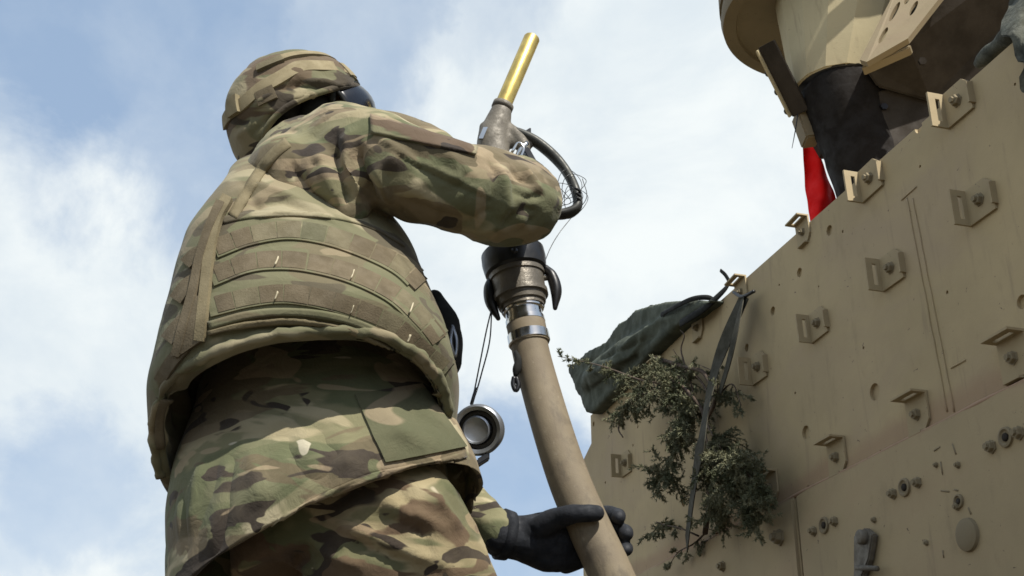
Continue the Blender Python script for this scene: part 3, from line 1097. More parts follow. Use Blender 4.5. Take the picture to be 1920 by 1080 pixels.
# ------------------------------------------------------------------ strap and juniper branch
def flat_strap(pts, w, th=0.0025, n=30, wdir=None):
    P = catmull([np.array(p) for p in pts], n)
    T = np.gradient(P, axis=0); T /= np.linalg.norm(T, axis=1)[:, None]
    V = []
    nn = np.array(NP)
    for i in range(n):
        tw = 0.18 * math.sin(i / n * 5)
        s = np.cross(T[i], nn); s /= np.linalg.norm(s)
        m_ = np.cross(s, T[i])
        s2 = s * math.cos(tw * 0.5) + m_ * math.sin(tw * 0.5); m2 = np.cross(s2, T[i])
        for a, b in ((-1, -1), (1, -1), (1, 1), (-1, 1)):
            V.append(P[i] + s2 * a * w / 2 + m2 * b * th / 2)
    F = grid_faces(n, 4) + [(3, 2, 1, 0), tuple(4 * (n - 1) + j for j in range(4))]
    return V, F


st = thing('tie_down_strap', 'dark olive tie down strap stretched down the hull side through the juniper branch', 'strap', on(1290, 1000))
sharp(mesh_obj('webbing', *flat_strap([on(1396, 556, 0.03), on(1372, 610, 0.05), on(1348, 672, 0.06), on(1330, 740, 0.10), on(1314, 830, 0.17), on(1302, 900, 0.15), on(1287, 1020, 0.05)], 0.054), 'strap_green', st))
sharp(mesh_obj('loose_tail', *flat_strap([on(1392, 560, 0.035), on(1380, 620, 0.08), on(1366, 680, 0.09), on(1350, 735, 0.08)], 0.026), 'strap_green', st))
mesh_obj('hook', *tube([on(1376, 548, 0.03), on(1392, 556, 0.035), on(1414, 546, 0.03)], [0.005] * 3, 8, 10), 'wire', st)

br = thing('juniper_branch', 'cut juniper branch with drooping green sprays tied against the hull side', 'branch', on(1300, 900))
stems = [  # polylines on the hull with stand-off, radius start/end
    ([(1322, 1000, .03), (1330, 930, .05), (1318, 860, .06), (1322, 790, .07), (1300, 745, .08), (1262, 712, .09), (1228, 690, .08)], 0.008, 0.004),
    ([(1322, 790, .07), (1340, 750, .06), (1320, 700, .06), (1285, 688, .06), (1232, 672, .05)], 0.006, 0.006),
    ([(1300, 745, .08), (1250, 722, .10), (1200, 712, .12), (1140, 690, .14), (1095, 678, .15), (1046, 668, .16)], 0.004, 0.0012),
    ([(1262, 712, .09), (1225, 735, .11), (1185, 745, .12), (1160, 790, .12)], 0.003, 0.001),
    ([(1300, 745, .08), (1280, 790, .10), (1262, 840, .10), (1245, 895, .10)], 0.003, 0.001),
    ([(1322, 790, .07), (1345, 830, .10), (1372, 880, .11), (1400, 945, .10)], 0.004, 0.001),
    ([(1318, 830, .07), (1350, 850, .12), (1380, 860, .12), (1415, 905, .11)], 0.003, 0.001),
    ([(1320, 800, .07), (1330, 850, .10), (1335, 900, .10), (1345, 960, .08)], 0.003, 0.001),
    ([(1340, 750, .06), (1372, 720, .05), (1390, 760, .06)], 0.003, 0.001),
    ([(1285, 688, .06), (1277, 655, .05), (1283, 630, .04), (1275, 618, .03)], 0.003, 0.0012),
    ([(1276, 735, .07), (1272, 700, .05), (1268, 672, .05)], 0.003, 0.0015),
    ([(1310, 1005, .03), (1275, 990, .05), (1250, 985, .05), (1230, 978, .04)], 0.003, 0.001),
    ([(1322, 1000, .03), (1300, 1020, .04), (1272, 1035, .05), (1255, 1060, .05)], 0.003, 0.001),
    ([(1240, 700, .08), (1246, 740, .07), (1252, 770, .06)], 0.002, 0.001),
    ([(1330, 740, .06), (1305, 705, .05), (1262, 690, .05), (1226, 668, .05)], 0.004, 0.0015),
    ([(1300, 740, .06), (1290, 700, .05), (1262, 655, .05)], 0.0025, 0.001),
    ([(1322, 780, .06), (1345, 740, .05), (1338, 700, .05), (1312, 684, .05)], 0.0025, 0.001),
    ([(1280, 760, .06), (1240, 745, .06), (1222, 712, .05), (1208, 690, .05)], 0.002, 0.001),
    ([(1330, 900, .05), (1300, 925, .05), (1276, 935, .05)], 0.002, 0.001),
    ([(1335, 960, .05), (1320, 985, .05), (1350, 1000, .04)], 0.002, 0.001),
    ([(1165, 780, .02), (1160, 805, .02), (1168, 820, .02)], 0.004, 0.002),
]
gs = Geo(); paths = []
for pl, r0, r1 in stems:
    P3 = [on(x, y, o_) for x, y, o_ in pl]
    m_ = max(12, len(pl) * 5)
    V_, F_ = tube(P3, list(np.linspace(r0, r1, len(pl))), 7, m_)
    gs.add(V_, F_)
    paths.append(catmull([np.array(p) for p in P3], m_))
gs.obj('stem', 'bark', br)
for pth, (pl, r0, r1) in zip(paths, stems):
    pass
leafV, leafF = [], []
tw = Geo()


def leaf(p, d, L, w):
    d = Vector(d).normalized()
    s = d.cross(Vector((random.uniform(-1, 1), random.uniform(-1, 1), random.uniform(-1, 1)))).normalized()
    n2 = d.cross(s)
    k = len(leafV)
    leafV.extend([p - s * w * 0.5, p + s * w * 0.5, p + d * L * 0.6 + n2 * w * 0.5, p + d * L])
    leafF.extend([(k, k + 1, k + 2), (k, k + 2, k + 3), (k + 1, k + 3, k + 2)])


def spray(p, d, L, depth=0):
    """a fan of scale-leaved twigs"""
    p = Vector(p); d = Vector(d).normalized()
    nseg = max(3, int(L / 0.006))
    pts = [p.copy()]
    for i in range(nseg):
        d = (d + Vector((random.gauss(0, .12), random.gauss(0, .12), random.gauss(-0.04, .10)))).normalized()
        p = p + d * (L / nseg)
        pts.append(p.copy())
        for q in range(5):
            ld = (d + Vector((random.gauss(0, .6), random.gauss(0, .6), random.gauss(0, .6)))).normalized()
            leaf(p, ld, random.uniform(0.005, 0.013), random.uniform(0.0024, 0.0040))
        if depth < 2 and random.random() < 0.55:
            sd_ = (d + Vector((random.gauss(0, .65), random.gauss(0, .65), random.gauss(0, .55)))).normalized()
            spray(p, sd_, L * random.uniform(0.35, 0.6), depth + 1)
    if len(pts) > 2 and depth == 0:
        tw.add(*tube(pts, [0.0014] * len(pts), 3))


# (stem index, start fraction, how many, length)
for si, f0, cnt, L in ((2, 0.10, 30, 0.07), (3, 0.2, 22, 0.065), (4, 0.05, 30, 0.08), (5, 0.15, 26, 0.095), (6, 0.3, 20, 0.09), (7, 0.2, 17, 0.085), (8, 0.0, 10, 0.06),
                       (0, 0.55, 26, 0.08), (1, 0.0, 10, 0.05), (11, 0.4, 8, 0.05), (12, 0.1, 8, 0.035)):
    P = paths[si]; n_ = len(P)
    for _ in range(cnt):
        t = f0 + (1 - f0) * random.random()
        i = min(n_ - 2, int(t * (n_ - 1)))
        p = P[i] + (P[i + 1] - P[i]) * random.random()
        d = Vector(P[i + 1] - P[i]).normalized() * 0.6 + Vector((random.gauss(0, .5), random.gauss(0, .5), random.gauss(-0.35, .45)))
        spray(p, d, L * random.uniform(0.5, 1.05) * (1.0 - 0.45 * t if si == 2 else 1))
mesh_obj('foliage', leafV, leafF, 'juniper', br, False, 'stuff')
tw.obj('twigs', 'twig_green', br, kind='stuff')

# ------------------------------------------------------------------ the soldier
person = thing('person', 'soldier in camouflage uniform, vest and helmet seen from behind, holding a fuel hose and nozzle', 'person', at(600, 1000, 2.12) * 1.0)
person.location.z = 0.0


def sec(L, R, Y, t, tilt=0, n=2.3, tf=None, dY=0.0):
    a0, a1 = at(L[0], L[1], Y - dY), at(R[0], R[1], Y + dY)
    c = (a0 + a1) / 2; a = (a1 - a0) / 2
    b = Vector((0, -math.cos(R_(tilt)), math.sin(R_(tilt)))) * t
    return np.array([*c, *a, *b, n, (tf if tf else t) / t])


def loft(secs, nr, nu, inset=0.0):
    S = catmull(secs, nr)
    V = []
    for k in range(nr):
        c, a, b, n_, fr = S[k][0:3], S[k][3:6], S[k][6:9], S[k][9], S[k][10]
        la, lb = np.linalg.norm(a), np.linalg.norm(b)
        a = a * max(0.05, (la - inset) / la); b = b * max(0.05, (lb - inset) / lb)
        for j in range(nu):
            ph = 2 * math.pi * j / nu
            co_, si_ = math.cos(ph), math.sin(ph)
            x = math.copysign(abs(co_) ** (2 / n_), co_); y = math.copysign(abs(si_) ** (2 / n_), si_)
            V.append(c + a * x + b * y * (1 if y > 0 else fr))
    return V, grid_faces(nr, nu)


def loft_solid(secs, nr, nu):
    V, F = loft(secs, nr, nu)
    F = F + [tuple(range(nu)), tuple((nr - 1) * nu + j for j in range(nu))[::-1]]
    return V, F


def loft_shell(secs, nr, nu, th):
    """open shell with thickness; first section is the open lower rim"""
    V, F = loft(secs, nr, nu)
    V2, F2 = loft(secs, nr, nu, th)
    k = len(V)
    F = F + [tuple(reversed([q + k for q in f])) for f in F2]
    for i in (0, nr - 1):
        for j in range(nu):
            j2 = (j + 1) % nu
            q = (i * nu + j, i * nu + j2, k + i * nu + j2, k + i * nu + j)
            F.append(q if i else tuple(reversed(q)))
    return V + V2, F


# joints
J = dict(pelvis=at(620, 960, 2.14), waist=at(610, 790, 2.12), chest=at(590, 520, 2.12), neck0=at(575, 330, 2.14), neck1=at(562, 270, 2.17), head=at(568, 225, 2.21),
         shR=at(655, 285, 2.08), elR=at(982, 385, 2.12), haR=at(948, 345, 2.37),
         shL=at(520, 420, 2.36), elL=at(745, 830, 2.42), wrL=at(935, 1000, 2.31),
         hipR=at(700, 1000, 2.08), hipL=at(560, 1020, 2.22))
# ---- body: one continuous surface from head to feet
F0 = (RT * 0.9 + UPV * 0.42).normalized() * math.cos(R_(30)) + FW * math.sin(R_(30))
F0.normalize()
U0 = (RT * -0.42 + UPV * 0.9).normalized()
S0 = F0.cross(U0).normalized()      # to his right -> towards the camera side or away
if S0.dot(FW) > 0:
    S0 = -S0
HC = at(560, 226, 2.19)             # centre of the helmet rim


def hl(f, s, u):
    return HC + F0 * f + S0 * s + U0 * u


def ellipsoid(c, ax, ay, az, nu=20, nv=14):
    V = []; F = []
    for i in range(nv + 1):
        th = math.pi * i / nv
        for j in range(nu):
            ph = 2 * math.pi * j / nu
            V.append(Vector(c) + Vector(ax) * (math.sin(th) * math.cos(ph)) + Vector(ay) * (math.sin(th) * math.sin(ph)) + Vector(az) * math.cos(th))
    return V, grid_faces(nv + 1, nu)


gz = 0.0
kneeR = Vector((J['hipR'].x + 0.06, J['hipR'].y + 0.10, 0.47)); ankR = Vector((kneeR.x + 0.01, kneeR.y - 0.03, 0.09))
kneeL = Vector((J['hipL'].x - 0.02, J['hipL'].y + 0.04, 0.47)); ankL = Vector((kneeL.x - 0.02, kneeL.y + 0.02, 0.09))
bp = [tube([J['neck0'], J['neck1'], hl(-0.01, 0, -0.02)], [0.062, 0.058, 0.06], 16, 8),
      tube([J['pelvis'], J['waist'], J['chest'], at(590, 400, 2.14), J['neck0']], [0.115, 0.09, 0.115, 0.105, 0.06], 20, 16, rnd=True),
      ellipsoid(hl(0.0, 0, 0.035), F0 * 0.098, S0 * 0.076, U0 * 0.115),
      ellipsoid(hl(0.035, 0, -0.045), F0 * 0.062, S0 * 0.056, U0 * 0.055),
      tube([hl(0.094, 0, 0.0), hl(0.112, 0, -0.028)], [0.009, 0.014], 10, rnd=True),
      tube([hl(0.088, -0.022, -0.062), hl(0.098, 0, -0.062), hl(0.088, 0.022, -0.062)], [0.006, 0.009, 0.006], 8, rnd=True),
      tube([hl(0.09, -0.04, 0.022), hl(0.1, 0, 0.026), hl(0.09, 0.04, 0.022)], [0.008, 0.009, 0.008], 8, rnd=True),
      tube([J['chest'].lerp(J['shR'], 0.7), J['shR'], J['shR'].lerp(J['elR'], 0.5), J['elR']], [0.07, 0.062, 0.052, 0.043], 16, 14, rnd=True),
      tube([J['elR'], J['elR'].lerp(J['haR'], 0.4), J['haR']], [0.043, 0.044, 0.030], 16, 10, rnd=True),
      tube([J['chest'], J['shL'], J['shL'].lerp(J['elL'], 0.5), J['elL']], [0.07, 0.06, 0.05, 0.042], 16, 14, rnd=True),
      tube([J['elL'], J['elL'].lerp(J['wrL'], 0.4), J['wrL']], [0.042, 0.043, 0.029], 16, 10, rnd=True)]
for s_ in (-1, 1):
    bp.append(ellipsoid(hl(0.0, 0.078 * s_, -0.012), F0 * 0.018, S0 * 0.008, U0 * 0.03, 12, 8))
    bp.append(ellipsoid(hl(0.085, 0.030 * s_, 0.004), F0 * 0.012, S0 * 0.013, U0 * 0.010, 12, 8))
for hp_, kn, an in ((J['hipR'], kneeR, ankR), (J['hipL'], kneeL, ankL)):
    bp.append(tube([J['pelvis'].lerp(hp_, 0.6), hp_.lerp(kn, 0.1), hp_.lerp(kn, 0.5), kn, kn.lerp(an, 0.3), an], [0.1, 0.092, 0.078, 0.058, 0.056, 0.038], 18, 30, rnd=True))
    bp.append(tube([an - Z * 0.02, an + Vector((0.05, 0.1, -0.045)), an + Vector((0.08, 0.16, -0.055))], [0.04, 0.035, 0.028], 14, 10, rnd=True))
co, fc = voxel(bp, 0.008, 4)
mesh_obj('body', co, fc, 'skin', person)
# close-cropped hair at the nape, under the helmet
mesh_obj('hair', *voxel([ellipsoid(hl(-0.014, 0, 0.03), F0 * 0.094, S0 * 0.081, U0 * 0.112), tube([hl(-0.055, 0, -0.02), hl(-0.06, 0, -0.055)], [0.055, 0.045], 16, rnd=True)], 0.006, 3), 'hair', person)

# ---- jacket: upper part with the raised right sleeve
vest_top = [sec((448, 335), (700, 350), 2.12, 0.14, 0, 2.2)]
jp = [
    loft_solid([sec((425, 730), (765, 690), 2.17, 0.11, 4), sec((415, 650), (755, 630), 2.16, 0.115, 4), sec((395, 560), (760, 570), 2.14, 0.13, 4), sec((400, 500), (765, 520), 2.13, 0.155),
                sec((435, 400), (745, 430), 2.13, 0.15), sec((465, 335), (712, 345), 2.14, 0.142), sec((515, 280), (672, 268), 2.15, 0.11), sec((560, 250), (640, 240), 2.16, 0.06)], 40, 40),
    # shoulder and upper arm
    tube([at(560, 335, 2.11), at(622, 292, 2.05), at(680, 290, 2.00), at(745, 315, 1.995), at(830, 342, 2.02), at(920, 368, 2.07), at(968, 378, 2.10)],
         [0.075, 0.092, 0.090, 0.086, 0.086, 0.092, 0.088], 28, 40, rnd=True),
    tube([at(640, 252, 2.08), at(720, 262, 2.07), at(800, 290, 2.07)], [0.055, 0.060, 0.062], 20, 14, rnd=True),
    # blade of the back under the arm
    ellipsoid(at(566, 358, 2.055), RT * 0.108 + Z * -0.022, Vector((0, 0.122, 0)), Z * 0.098 + RT * 0.01, 28, 20),
    tube([at(600, 320, 2.03), at(625, 360, 2.0), at(648, 405, 1.985)], [0.085, 0.080, 0.030], 22, 12, rnd=True),
    tube([at(640, 290, 2.03), at(668, 340, 2.0), at(676, 392, 1.99)], [0.075, 0.055, 0.022], 22, 12, rnd=True),
    # elbow bulge, then the forearm going away
    ellipsoid(at(972, 378, 2.10), RT * 0.066, Vector((0, 0.075, 0)), Vector((0, 0, 1)) * 0.084, 24, 18),
    tube([at(975, 372, 2.12), at(966, 352, 2.22), at(955, 345, 2.34)], [0.078, 0.066, 0.048], 22, 14, rnd=True),
    # left sleeve: behind the torso
    tube([at(520, 420, 2.24), at(600, 560, 2.36), J['elL'], J['elL'].lerp(J['wrL'], 0.5), at(932, 996, 2.312)], [0.085, 0.075, 0.062, 0.052, 0.040], 22, 40, rnd=True),
    # collar
    tube([at(520, 300, 2.12), at(560, 268, 2.10), at(612, 232, 2.10), at(645, 225, 2.13)], [0.022, 0.026, 0.026, 0.02], 14, 14, rnd=True),
]
co, fc = voxel(jp, 0.0052, 5)
SL = [  # folds of the back and shoulder, drawn together at the armpit
    ([(662, 232), (648, 262), (652, 310), (664, 360), (656, 408)], 0.012, 0.012),
    ([(630, 236), (628, 275), (638, 325), (650, 370), (652, 408)], 0.006, -0.013),
    ([(596, 252), (598, 290), (612, 335), (634, 380), (650, 410)], 0.012, 0.009),
    ([(540, 290), (556, 325), (590, 365), (646, 408)], 0.007, -0.009),
    ([(500, 318), (530, 352), (575, 385), (640, 412)], 0.013, 0.008),
    ([(470, 335), (505, 372), (555, 398), (610, 410)], 0.007, -0.007),
    ([(680, 262), (672, 300), (692, 345), (712, 390)], 0.008, -0.020),
    ([(700, 300), (720, 350), (740, 395)], 0.010, 0.012),
    ([(575, 300), (600, 312), (625, 305)], 0.006, -0.006),
    ([(930, 442), (958, 404), (1002, 392)], 0.007, -0.008), ([(1030, 360), (992, 372), (955, 358)], 0.006, -0.008), ([(940, 300), (965, 345), (962, 390)], 0.006, -0.007),
    ([(1000, 440), (975, 410), (970, 380)], 0.008, 0.006), ([(860, 430), (905, 400), (940, 392)], 0.007, -0.007), ([(880, 445), (925, 425), (960, 430)], 0.009, 0.007),
    ([(675, 240), (700, 262), (760, 300), (830, 335), (900, 368), (968, 402)], 0.0035, -0.005),    # sleeve seam
    ([(680, 235), (705, 256), (765, 293), (835, 328), (905, 361), (970, 394)], 0.006, 0.004),
    ([(905, 285), (930, 320), (925, 370), (900, 410)], 0.008, -0.010),
    ([(925, 290), (950, 330), (950, 385), (930, 440)], 0.010, 0.010),
    ([(955, 300), (975, 330), (1005, 350)], 0.007, -0.009),
    ([(975, 300), (1000, 330), (1022, 375)], 0.008, 0.008),
    ([(1010, 400), (985, 420), (962, 445)], 0.007, -0.008),
    ([(960, 395), (985, 390), (1018, 400)], 0.006, -0.008),
    ([(760, 260), (790, 300), (785, 340)], 0.010, -0.007),
    ([(800, 265), (850, 300), (880, 345)], 0.010, 0.007),
    ([(740, 340), (800, 372), (870, 398)], 0.012, 0.007),
    ([(750, 370), (830, 400), (900, 420)], 0.008, -0.007),
    ([(850, 290), (870, 330), (860, 370)], 0.007, -0.006),
    ([(720, 255), (735, 290), (728, 330)], 0.008, 0.007),
]
SL = [(p_, w_ * (1.0 if q_ < 9 else 1.25), h_ * (1.0 if q_ < 9 else 1.05)) for q_, (p_, w_, h_) in enumerate(SL)]
co = apply_folds(co, fc, SL, 0.0085, 10, (1, 1, 1), 4.0, 0.0040)
jacket_up = (co, fc)
jb = bvh_of(co, fc)
# ---- jacket: skirt below the vest, open at the hem
skirt = [sec((325, 1170), (905, 905), 2.12, 0.22, 8, 2.2, 0.17), sec((318, 1090), (893, 868), 2.12, 0.225, 8, 2.2, 0.17), sec((322, 960), (868, 815), 2.12, 0.198, 6, 2.3, 0.16),
         sec((345, 860), (842, 760), 2.13, 0.165, 6, 2.3, 0.16), sec((375, 740), (805, 690), 2.14, 0.130, 5, 2.3, 0.16), sec((400, 640), (780, 620), 2.15, 0.11, 5, 2.3, 0.15)]
V_, F_ = loft_shell(skirt, 90, 180, 0.007)
SK = [([(880, 850), (800, 872), (700, 890), (600, 935), (520, 985), (450, 1060)], 0.004, 0.004),
      ([(430, 820), (420, 900), (400, 1000), (390, 1070)], 0.018, 0.010), ([(380, 840), (365, 930), (350, 1030)], 0.014, -0.012),
      ([(470, 820), (480, 900), (500, 960)], 0.016, -0.009), ([(560, 800), (580, 860), (610, 905)], 0.018, 0.008),
      ([(650, 790), (640, 840), (655, 890)], 0.014, -0.007), ([(760, 760), (800, 800), (860, 830)], 0.016, 0.008),
      ([(700, 760), (760, 810), (800, 850)], 0.012, -0.007), ([(330, 900), (335, 980), (345, 1060)], 0.012, 0.008),
      ([(520, 830), (600, 850), (660, 850)], 0.012, 0.006), ([(690, 820), (740, 812), (770, 822)], 0.006, -0.006)]
co2 = apply_folds(V_, F_, SK, 0.010, 7, (1, 1, 0.8), 9.0, 0.0028)
g = Geo(); g.add(jacket_up[0], jacket_up[1]); g.add(co2, F_)
# front of the jacket hanging on the far side
fp = [at(x, y, Yq) for x, y, Yq in ((800, 830, 2.40), (862, 835, 2.24), (897, 850, 2.13), (898, 905, 2.14), (893, 955, 2.16), (872, 988, 2.24), (835, 950, 2.36), (800, 920, 2.42))]
fv, ff = voxel([prism(fp, Vector((-0.02, 0.03, 0)))], 0.006, 6)
g.add(apply_folds(fv, ff, [], 0.008, 12), ff)
jacket = g.obj('jacket', 'camo_jacket', person)
skb = bvh_of(co2, F_)
# pocket on the skirt, sleeve pocket flap, hem
o = mesh_obj('pocket', *patch(skb, [(666, 742), (790, 722), (872, 838), (722, 868)], 18, 14, 0.001, 0.0035), 'camo_green', jacket)
sharp(o, 50)
mesh_obj('hem', *strip(skb, [(452, 1052), (480, 1020), (520, 984), (560, 957), (600, 935), (650, 912), (700, 893), (760, 880), (820, 868), (872, 852)], 13, 0.001, 0.002, 60, 3), 'camo_jacket', jacket)
o = mesh_obj('sleeve_pocket_flap', *patch(jb, [(694, 218), (895, 279), (890, 292), (697, 252)], 30, 8, 0.002, 0.0045), 'camo_sleeve', jacket)

# ---- trousers
tp_ = [loft_solid([sec((440, 1100), (865, 1000), 2.13, 0.155, 4), sec((430, 1000), (850, 930), 2.13, 0.165, 4), sec((440, 900), (830, 860), 2.13, 0.155, 4), sec((470, 820), (800, 800), 2.13, 0.14, 4)], 24, 36)]
for hp_, kn, an, w_ in ((J['hipR'], kneeR, ankR, 0.125), (J['hipL'], kneeL, ankL, 0.115)):
    tp_.append(tube([hp_, hp_.lerp(kn, 0.2), hp_.lerp(kn, 0.6), kn, kn.lerp(an, 0.5), an + Z * 0.08], [w_, w_ * 1.0, w_ * 0.85, 0.083, 0.078, 0.07], 24, 34, rnd=True))
tp_.append(tube([at(760, 985, 2.06), at(810, 1060, 2.07), at(850, 1180, 2.10)], [0.11, 0.095, 0.09], 22, 16, rnd=True))
co, fc = voxel(tp_, 0.007, 5)
TR = [([(600, 970), (680, 1000), (780, 1040), (880, 1075)], 0.010, 0.012), ([(620, 1000), (700, 1030), (800, 1068)], 0.008, -0.010),
      ([(700, 930), (760, 960), (840, 990)], 0.010, 0.010), ([(690, 960), (760, 985), (850, 1020)], 0.007, -0.010), ([(560, 1000), (620, 1040), (700, 1075)], 0.009, 0.010),
      ([(735, 900), (760, 940), (800, 1020), (812, 1060)], 0.004, -0.006), ([(800, 920), (840, 960), (870, 1000)], 0.010, 0.009), ([(500, 1020), (560, 1060), (600, 1080)], 0.010, 0.010)]
co = apply_folds(co, fc, TR, 0.010, 9, (1, 1, 1), 14.0, 0.0042)
trs = mesh_obj('trousers', co, fc, 'camo_trousers', person)
for an in (ankR, ankL):
    cb_ = voxel([tube([an + Z * 0.14, an + Z * 0.02, an - Z * 0.03], [0.062, 0.055, 0.055], 18, 8, rnd=True),
                 tube([an + Vector((0, -0.02, -0.045)), an + Vector((0.05, 0.1, -0.045)), an + Vector((0.08, 0.18, -0.05))], [0.045, 0.045, 0.036], 16, 12, rnd=True)], 0.006, 3)
    mesh_obj('boot', *cb_, 'boot_tan', person)

# ---- armour vest
VS = [sec((290, 868), (848, 800), 2.05, 0.245, 31, 2.4, 0.20), sec((282, 800), (858, 752), 2.05, 0.245, 26, 2.4, 0.20), sec((302, 690), (858, 700), 2.065, 0.240, 14, 2.4, 0.20),
      sec((326, 590), (838, 632), 2.085, 0.232, 5, 2.4, 0.20, 0.02), sec((350, 500), (806, 556), 2.11, 0.218, 2, 2.4, 0.19, 0.05), sec((388, 425), (778, 478), 2.135, 0.198, 0, 2.4, 0.18, 0.07),
      sec((424, 366), (738, 420), 2.14, 0.155, 0, 2.4, 0.16, 0.07), sec((446, 325), (700, 370), 2.13, 0.105, 0, 2.3, 0.13), sec((505, 290), (660, 310), 2.14, 0.055, 0, 2.2, 0.09)]
NR, NU = 130, 220
V_, F_ = loft_shell(VS, NR, NU, 0.022)
VF = [([(400, 480), (460, 460), (520, 455), (620, 456), (700, 482), (770, 530)], 0.012, 0.002),
      ([(420, 400), (470, 385), (530, 378), (590, 400), (640, 412)], 0.010, 0.010), ([(440, 355), (480, 350), (530, 365), (580, 385)], 0.009, -0.009),
      ([(450, 420), (520, 405), (600, 412), (640, 420)], 0.008, -0.010), ([(455, 330), (470, 370), (500, 400)], 0.008, 0.007),
      ([(300, 700), (330, 760), (340, 820)], 0.015, 0.012), ([(330, 690), (350, 750), (360, 800)], 0.010, -0.010), ([(290, 790), (310, 830), (320, 860)], 0.010, -0.010),
      ([(400, 640), (480, 612), (600, 610), (700, 630)], 0.007, 0.006)]
cov = apply_folds(V_, F_, VF, 0.006, 7, (1, 1, 1.4), 21.0, 0.0008)
F_vest = list(F_)
vest = mesh_obj('vest', cov, F_, 'camo_vest', person)
vb = bvh_of(cov, F_)
vjb0 = BVHTree.FromPolygons([Vector(c) for c in cov] + [Vector(c) for c in jacket_up[0]], list(F_) + [tuple(q + len(cov) for q in f) for f in jacket_up[1]])
# gathered cloth along the lower edge of the vest
ed = VS[0]
pts = []
for q in range(181):
    ph = R_(-5 + 190 * q / 180)
    cc_, aa, bb = ed[0:3], ed[3:6], ed[6:9]
    x_ = math.copysign(abs(math.cos(ph)) ** (2 / 2.5), math.cos(ph)); y_ = math.copysign(abs(math.sin(ph)) ** (2 / 2.5), math.sin(ph))
    p_ = Vector(cc_ + aa * x_ * 0.985 + bb * y_ * 0.985)
    pts.append(p_ + Z * 0.006 * noise.noise(p_ * 18) + Vector((0, -1, 0)) * 0.006 * noise.noise(p_ * 25 + Vector((9, 0, 0))))
V_, F_ = tube(pts, [0.0085 + 0.003 * noise.noise(p * 30) for p in pts], 12)
mesh_obj('rolled_edge', apply_folds(V_, F_, [], 0.006, 45), F_, 'camo_vest', vest)
# rows of webbing: polyline of the lower edge of each row in the photograph
rows = [
    [(403, 486), (468, 462), (537, 451), (605, 460), (674, 482), (743, 515), (784, 551), (822, 594)],
    [(396, 539), (468, 513), (537, 508), (605, 518), (674, 539), (743, 575), (798, 627), (838, 680)],
    [(392, 596), (468, 577), (537, 570), (605, 580), (674, 599), (743, 630), (791, 675), (846, 722)],
]
cellmats = ['webbing_brown', 'webbing_green', 'webbing_olive', 'webbing_brown', 'webbing_brown', 'webbing_olive']
for ri, row in enumerate(rows):
    V_, F_ = strip(vb, [(x_, y_ - 21) for x_, y_ in row], 42, 0.000, 0.0035, 90, 4)
    ws = mesh_obj('webbing_strip', V_, F_, 'camo_vest', vest); sharp(ws, 50)
    P = catmull([np.array((p[0], p[1] - 19), float) for p in row], 241)
    seg = np.linalg.norm(np.diff(P, axis=0), axis=1); cum = np.concatenate([[0], np.cumsum(seg)])
    total = cum[-1]
    x = 2 + 6 * ri
    kk = 0
    while x < total - 30:
        # loops look narrower where the back curves away
        fr = x / total
        w_ = 47 * (1 - 0.55 * max(0, fr - 0.45)) * (0.75 if fr < 0.08 else 1)
        i0, i1 = np.searchsorted(cum, x + 1), min(240, np.searchsorted(cum, x + w_ - 1.5))
        sub = [P[int(t)] for t in np.linspace(i0, i1, 4)]
        V_, F_ = strip(vb, sub, 31, 0.0031, 0.0012, 8, 2)
        if V_:
            lo = mesh_obj('webbing_loop', V_, F_, random.choice(cellmats), vest); sharp(lo, 50)
        x += w_; kk += 1
    # a few bar tacks
    for t in (60, 130, 185):
        q = P[t]
        V_, F_ = strip(vb, [(q[0] - 3, q[1] + 14), (q[0], q[1] + 8), (q[0] + 3, q[1] - 1)], 1.8, 0.008, 0.001, 5, 1)
        if V_ and ri != 0:
            mesh_obj('stitching', V_, F_, 'thread_light', vest)
# left side strips beyond the side strap
for pts, w_ in (([(395, 468), (370, 480), (352, 498)], 22), ([(378, 522), (352, 540), (334, 565)], 24), ([(368, 590), (340, 612), (318, 640)], 24), ([(350, 650), (325, 680), (304, 715)], 22)):
    V_, F_ = strip(vb, pts, w_, 0.003, 0.004, 12, 2)
    if V_:
        sharp(mesh_obj('webbing_loop', V_, F_, 'webbing_brown', vest), 50)
# bottom binding, rolled edge and drooping lip
for pts, w_, m_, th in (([(394, 612), (468, 592), (550, 586), (633, 596), (702, 620), (757, 655), (826, 720)], 14, 'camo_vest', 0.006),
                        ([(394, 626), (468, 607), (550, 601), (633, 612), (702, 637), (757, 674), (826, 738)], 8, 'webbing_tan', 0.009)):
    mesh_obj('binding', *strip(vb, pts, w_, 0.0, th, 60, 3), m_, vest)
for pl, w_, m_, o_, th in (([(430, 375), (412, 410), (400, 460), (392, 520), (386, 580), (378, 640)], 17, 'webbing_tan', 0.006, 0.005),
                           ([(418, 385), (398, 430), (380, 490), (368, 550), (352, 610), (336, 668)], 14, 'webbing_brown', 0.006, 0.006)):
    sharp(mesh_obj('side_strap', *strip(vb, pl, w_, o_, th, 40, 3), m_, vest), 50)
o = mesh_obj('side_flap', *patch(vb, [(368, 560), (386, 560), (382, 640), (336, 672)], 8, 12, 0.004, 0.006), 'webbing_brown', vest); sharp(o, 50)
o = mesh_obj('upper_flap', *strip(vjb0, [(418, 414), (460, 406), (520, 402), (580, 403), (640, 410), (700, 428), (758, 462)], 13, 0.0, 0.003, 60, 3, (1, 0.35)), 'camo_vest', vest)
# shoulder strap of the vest
vjb = BVHTree.FromPolygons([Vector(c) for c in cov] + [Vector(c) for c in jacket_up[0]], F_vest + [tuple(q + len(cov) for q in f) for f in jacket_up[1]])
for pl, w_ in (([(540, 268), (514, 290), (484, 328), (458, 370), (436, 408)], 19), ):
    V_, F_ = strip(vjb, pl, w_, 0.001, 0.0025, 30, 3)
    if V_:
        mesh_obj('shoulder_strap', V_, F_, 'webbing_tan', vest)
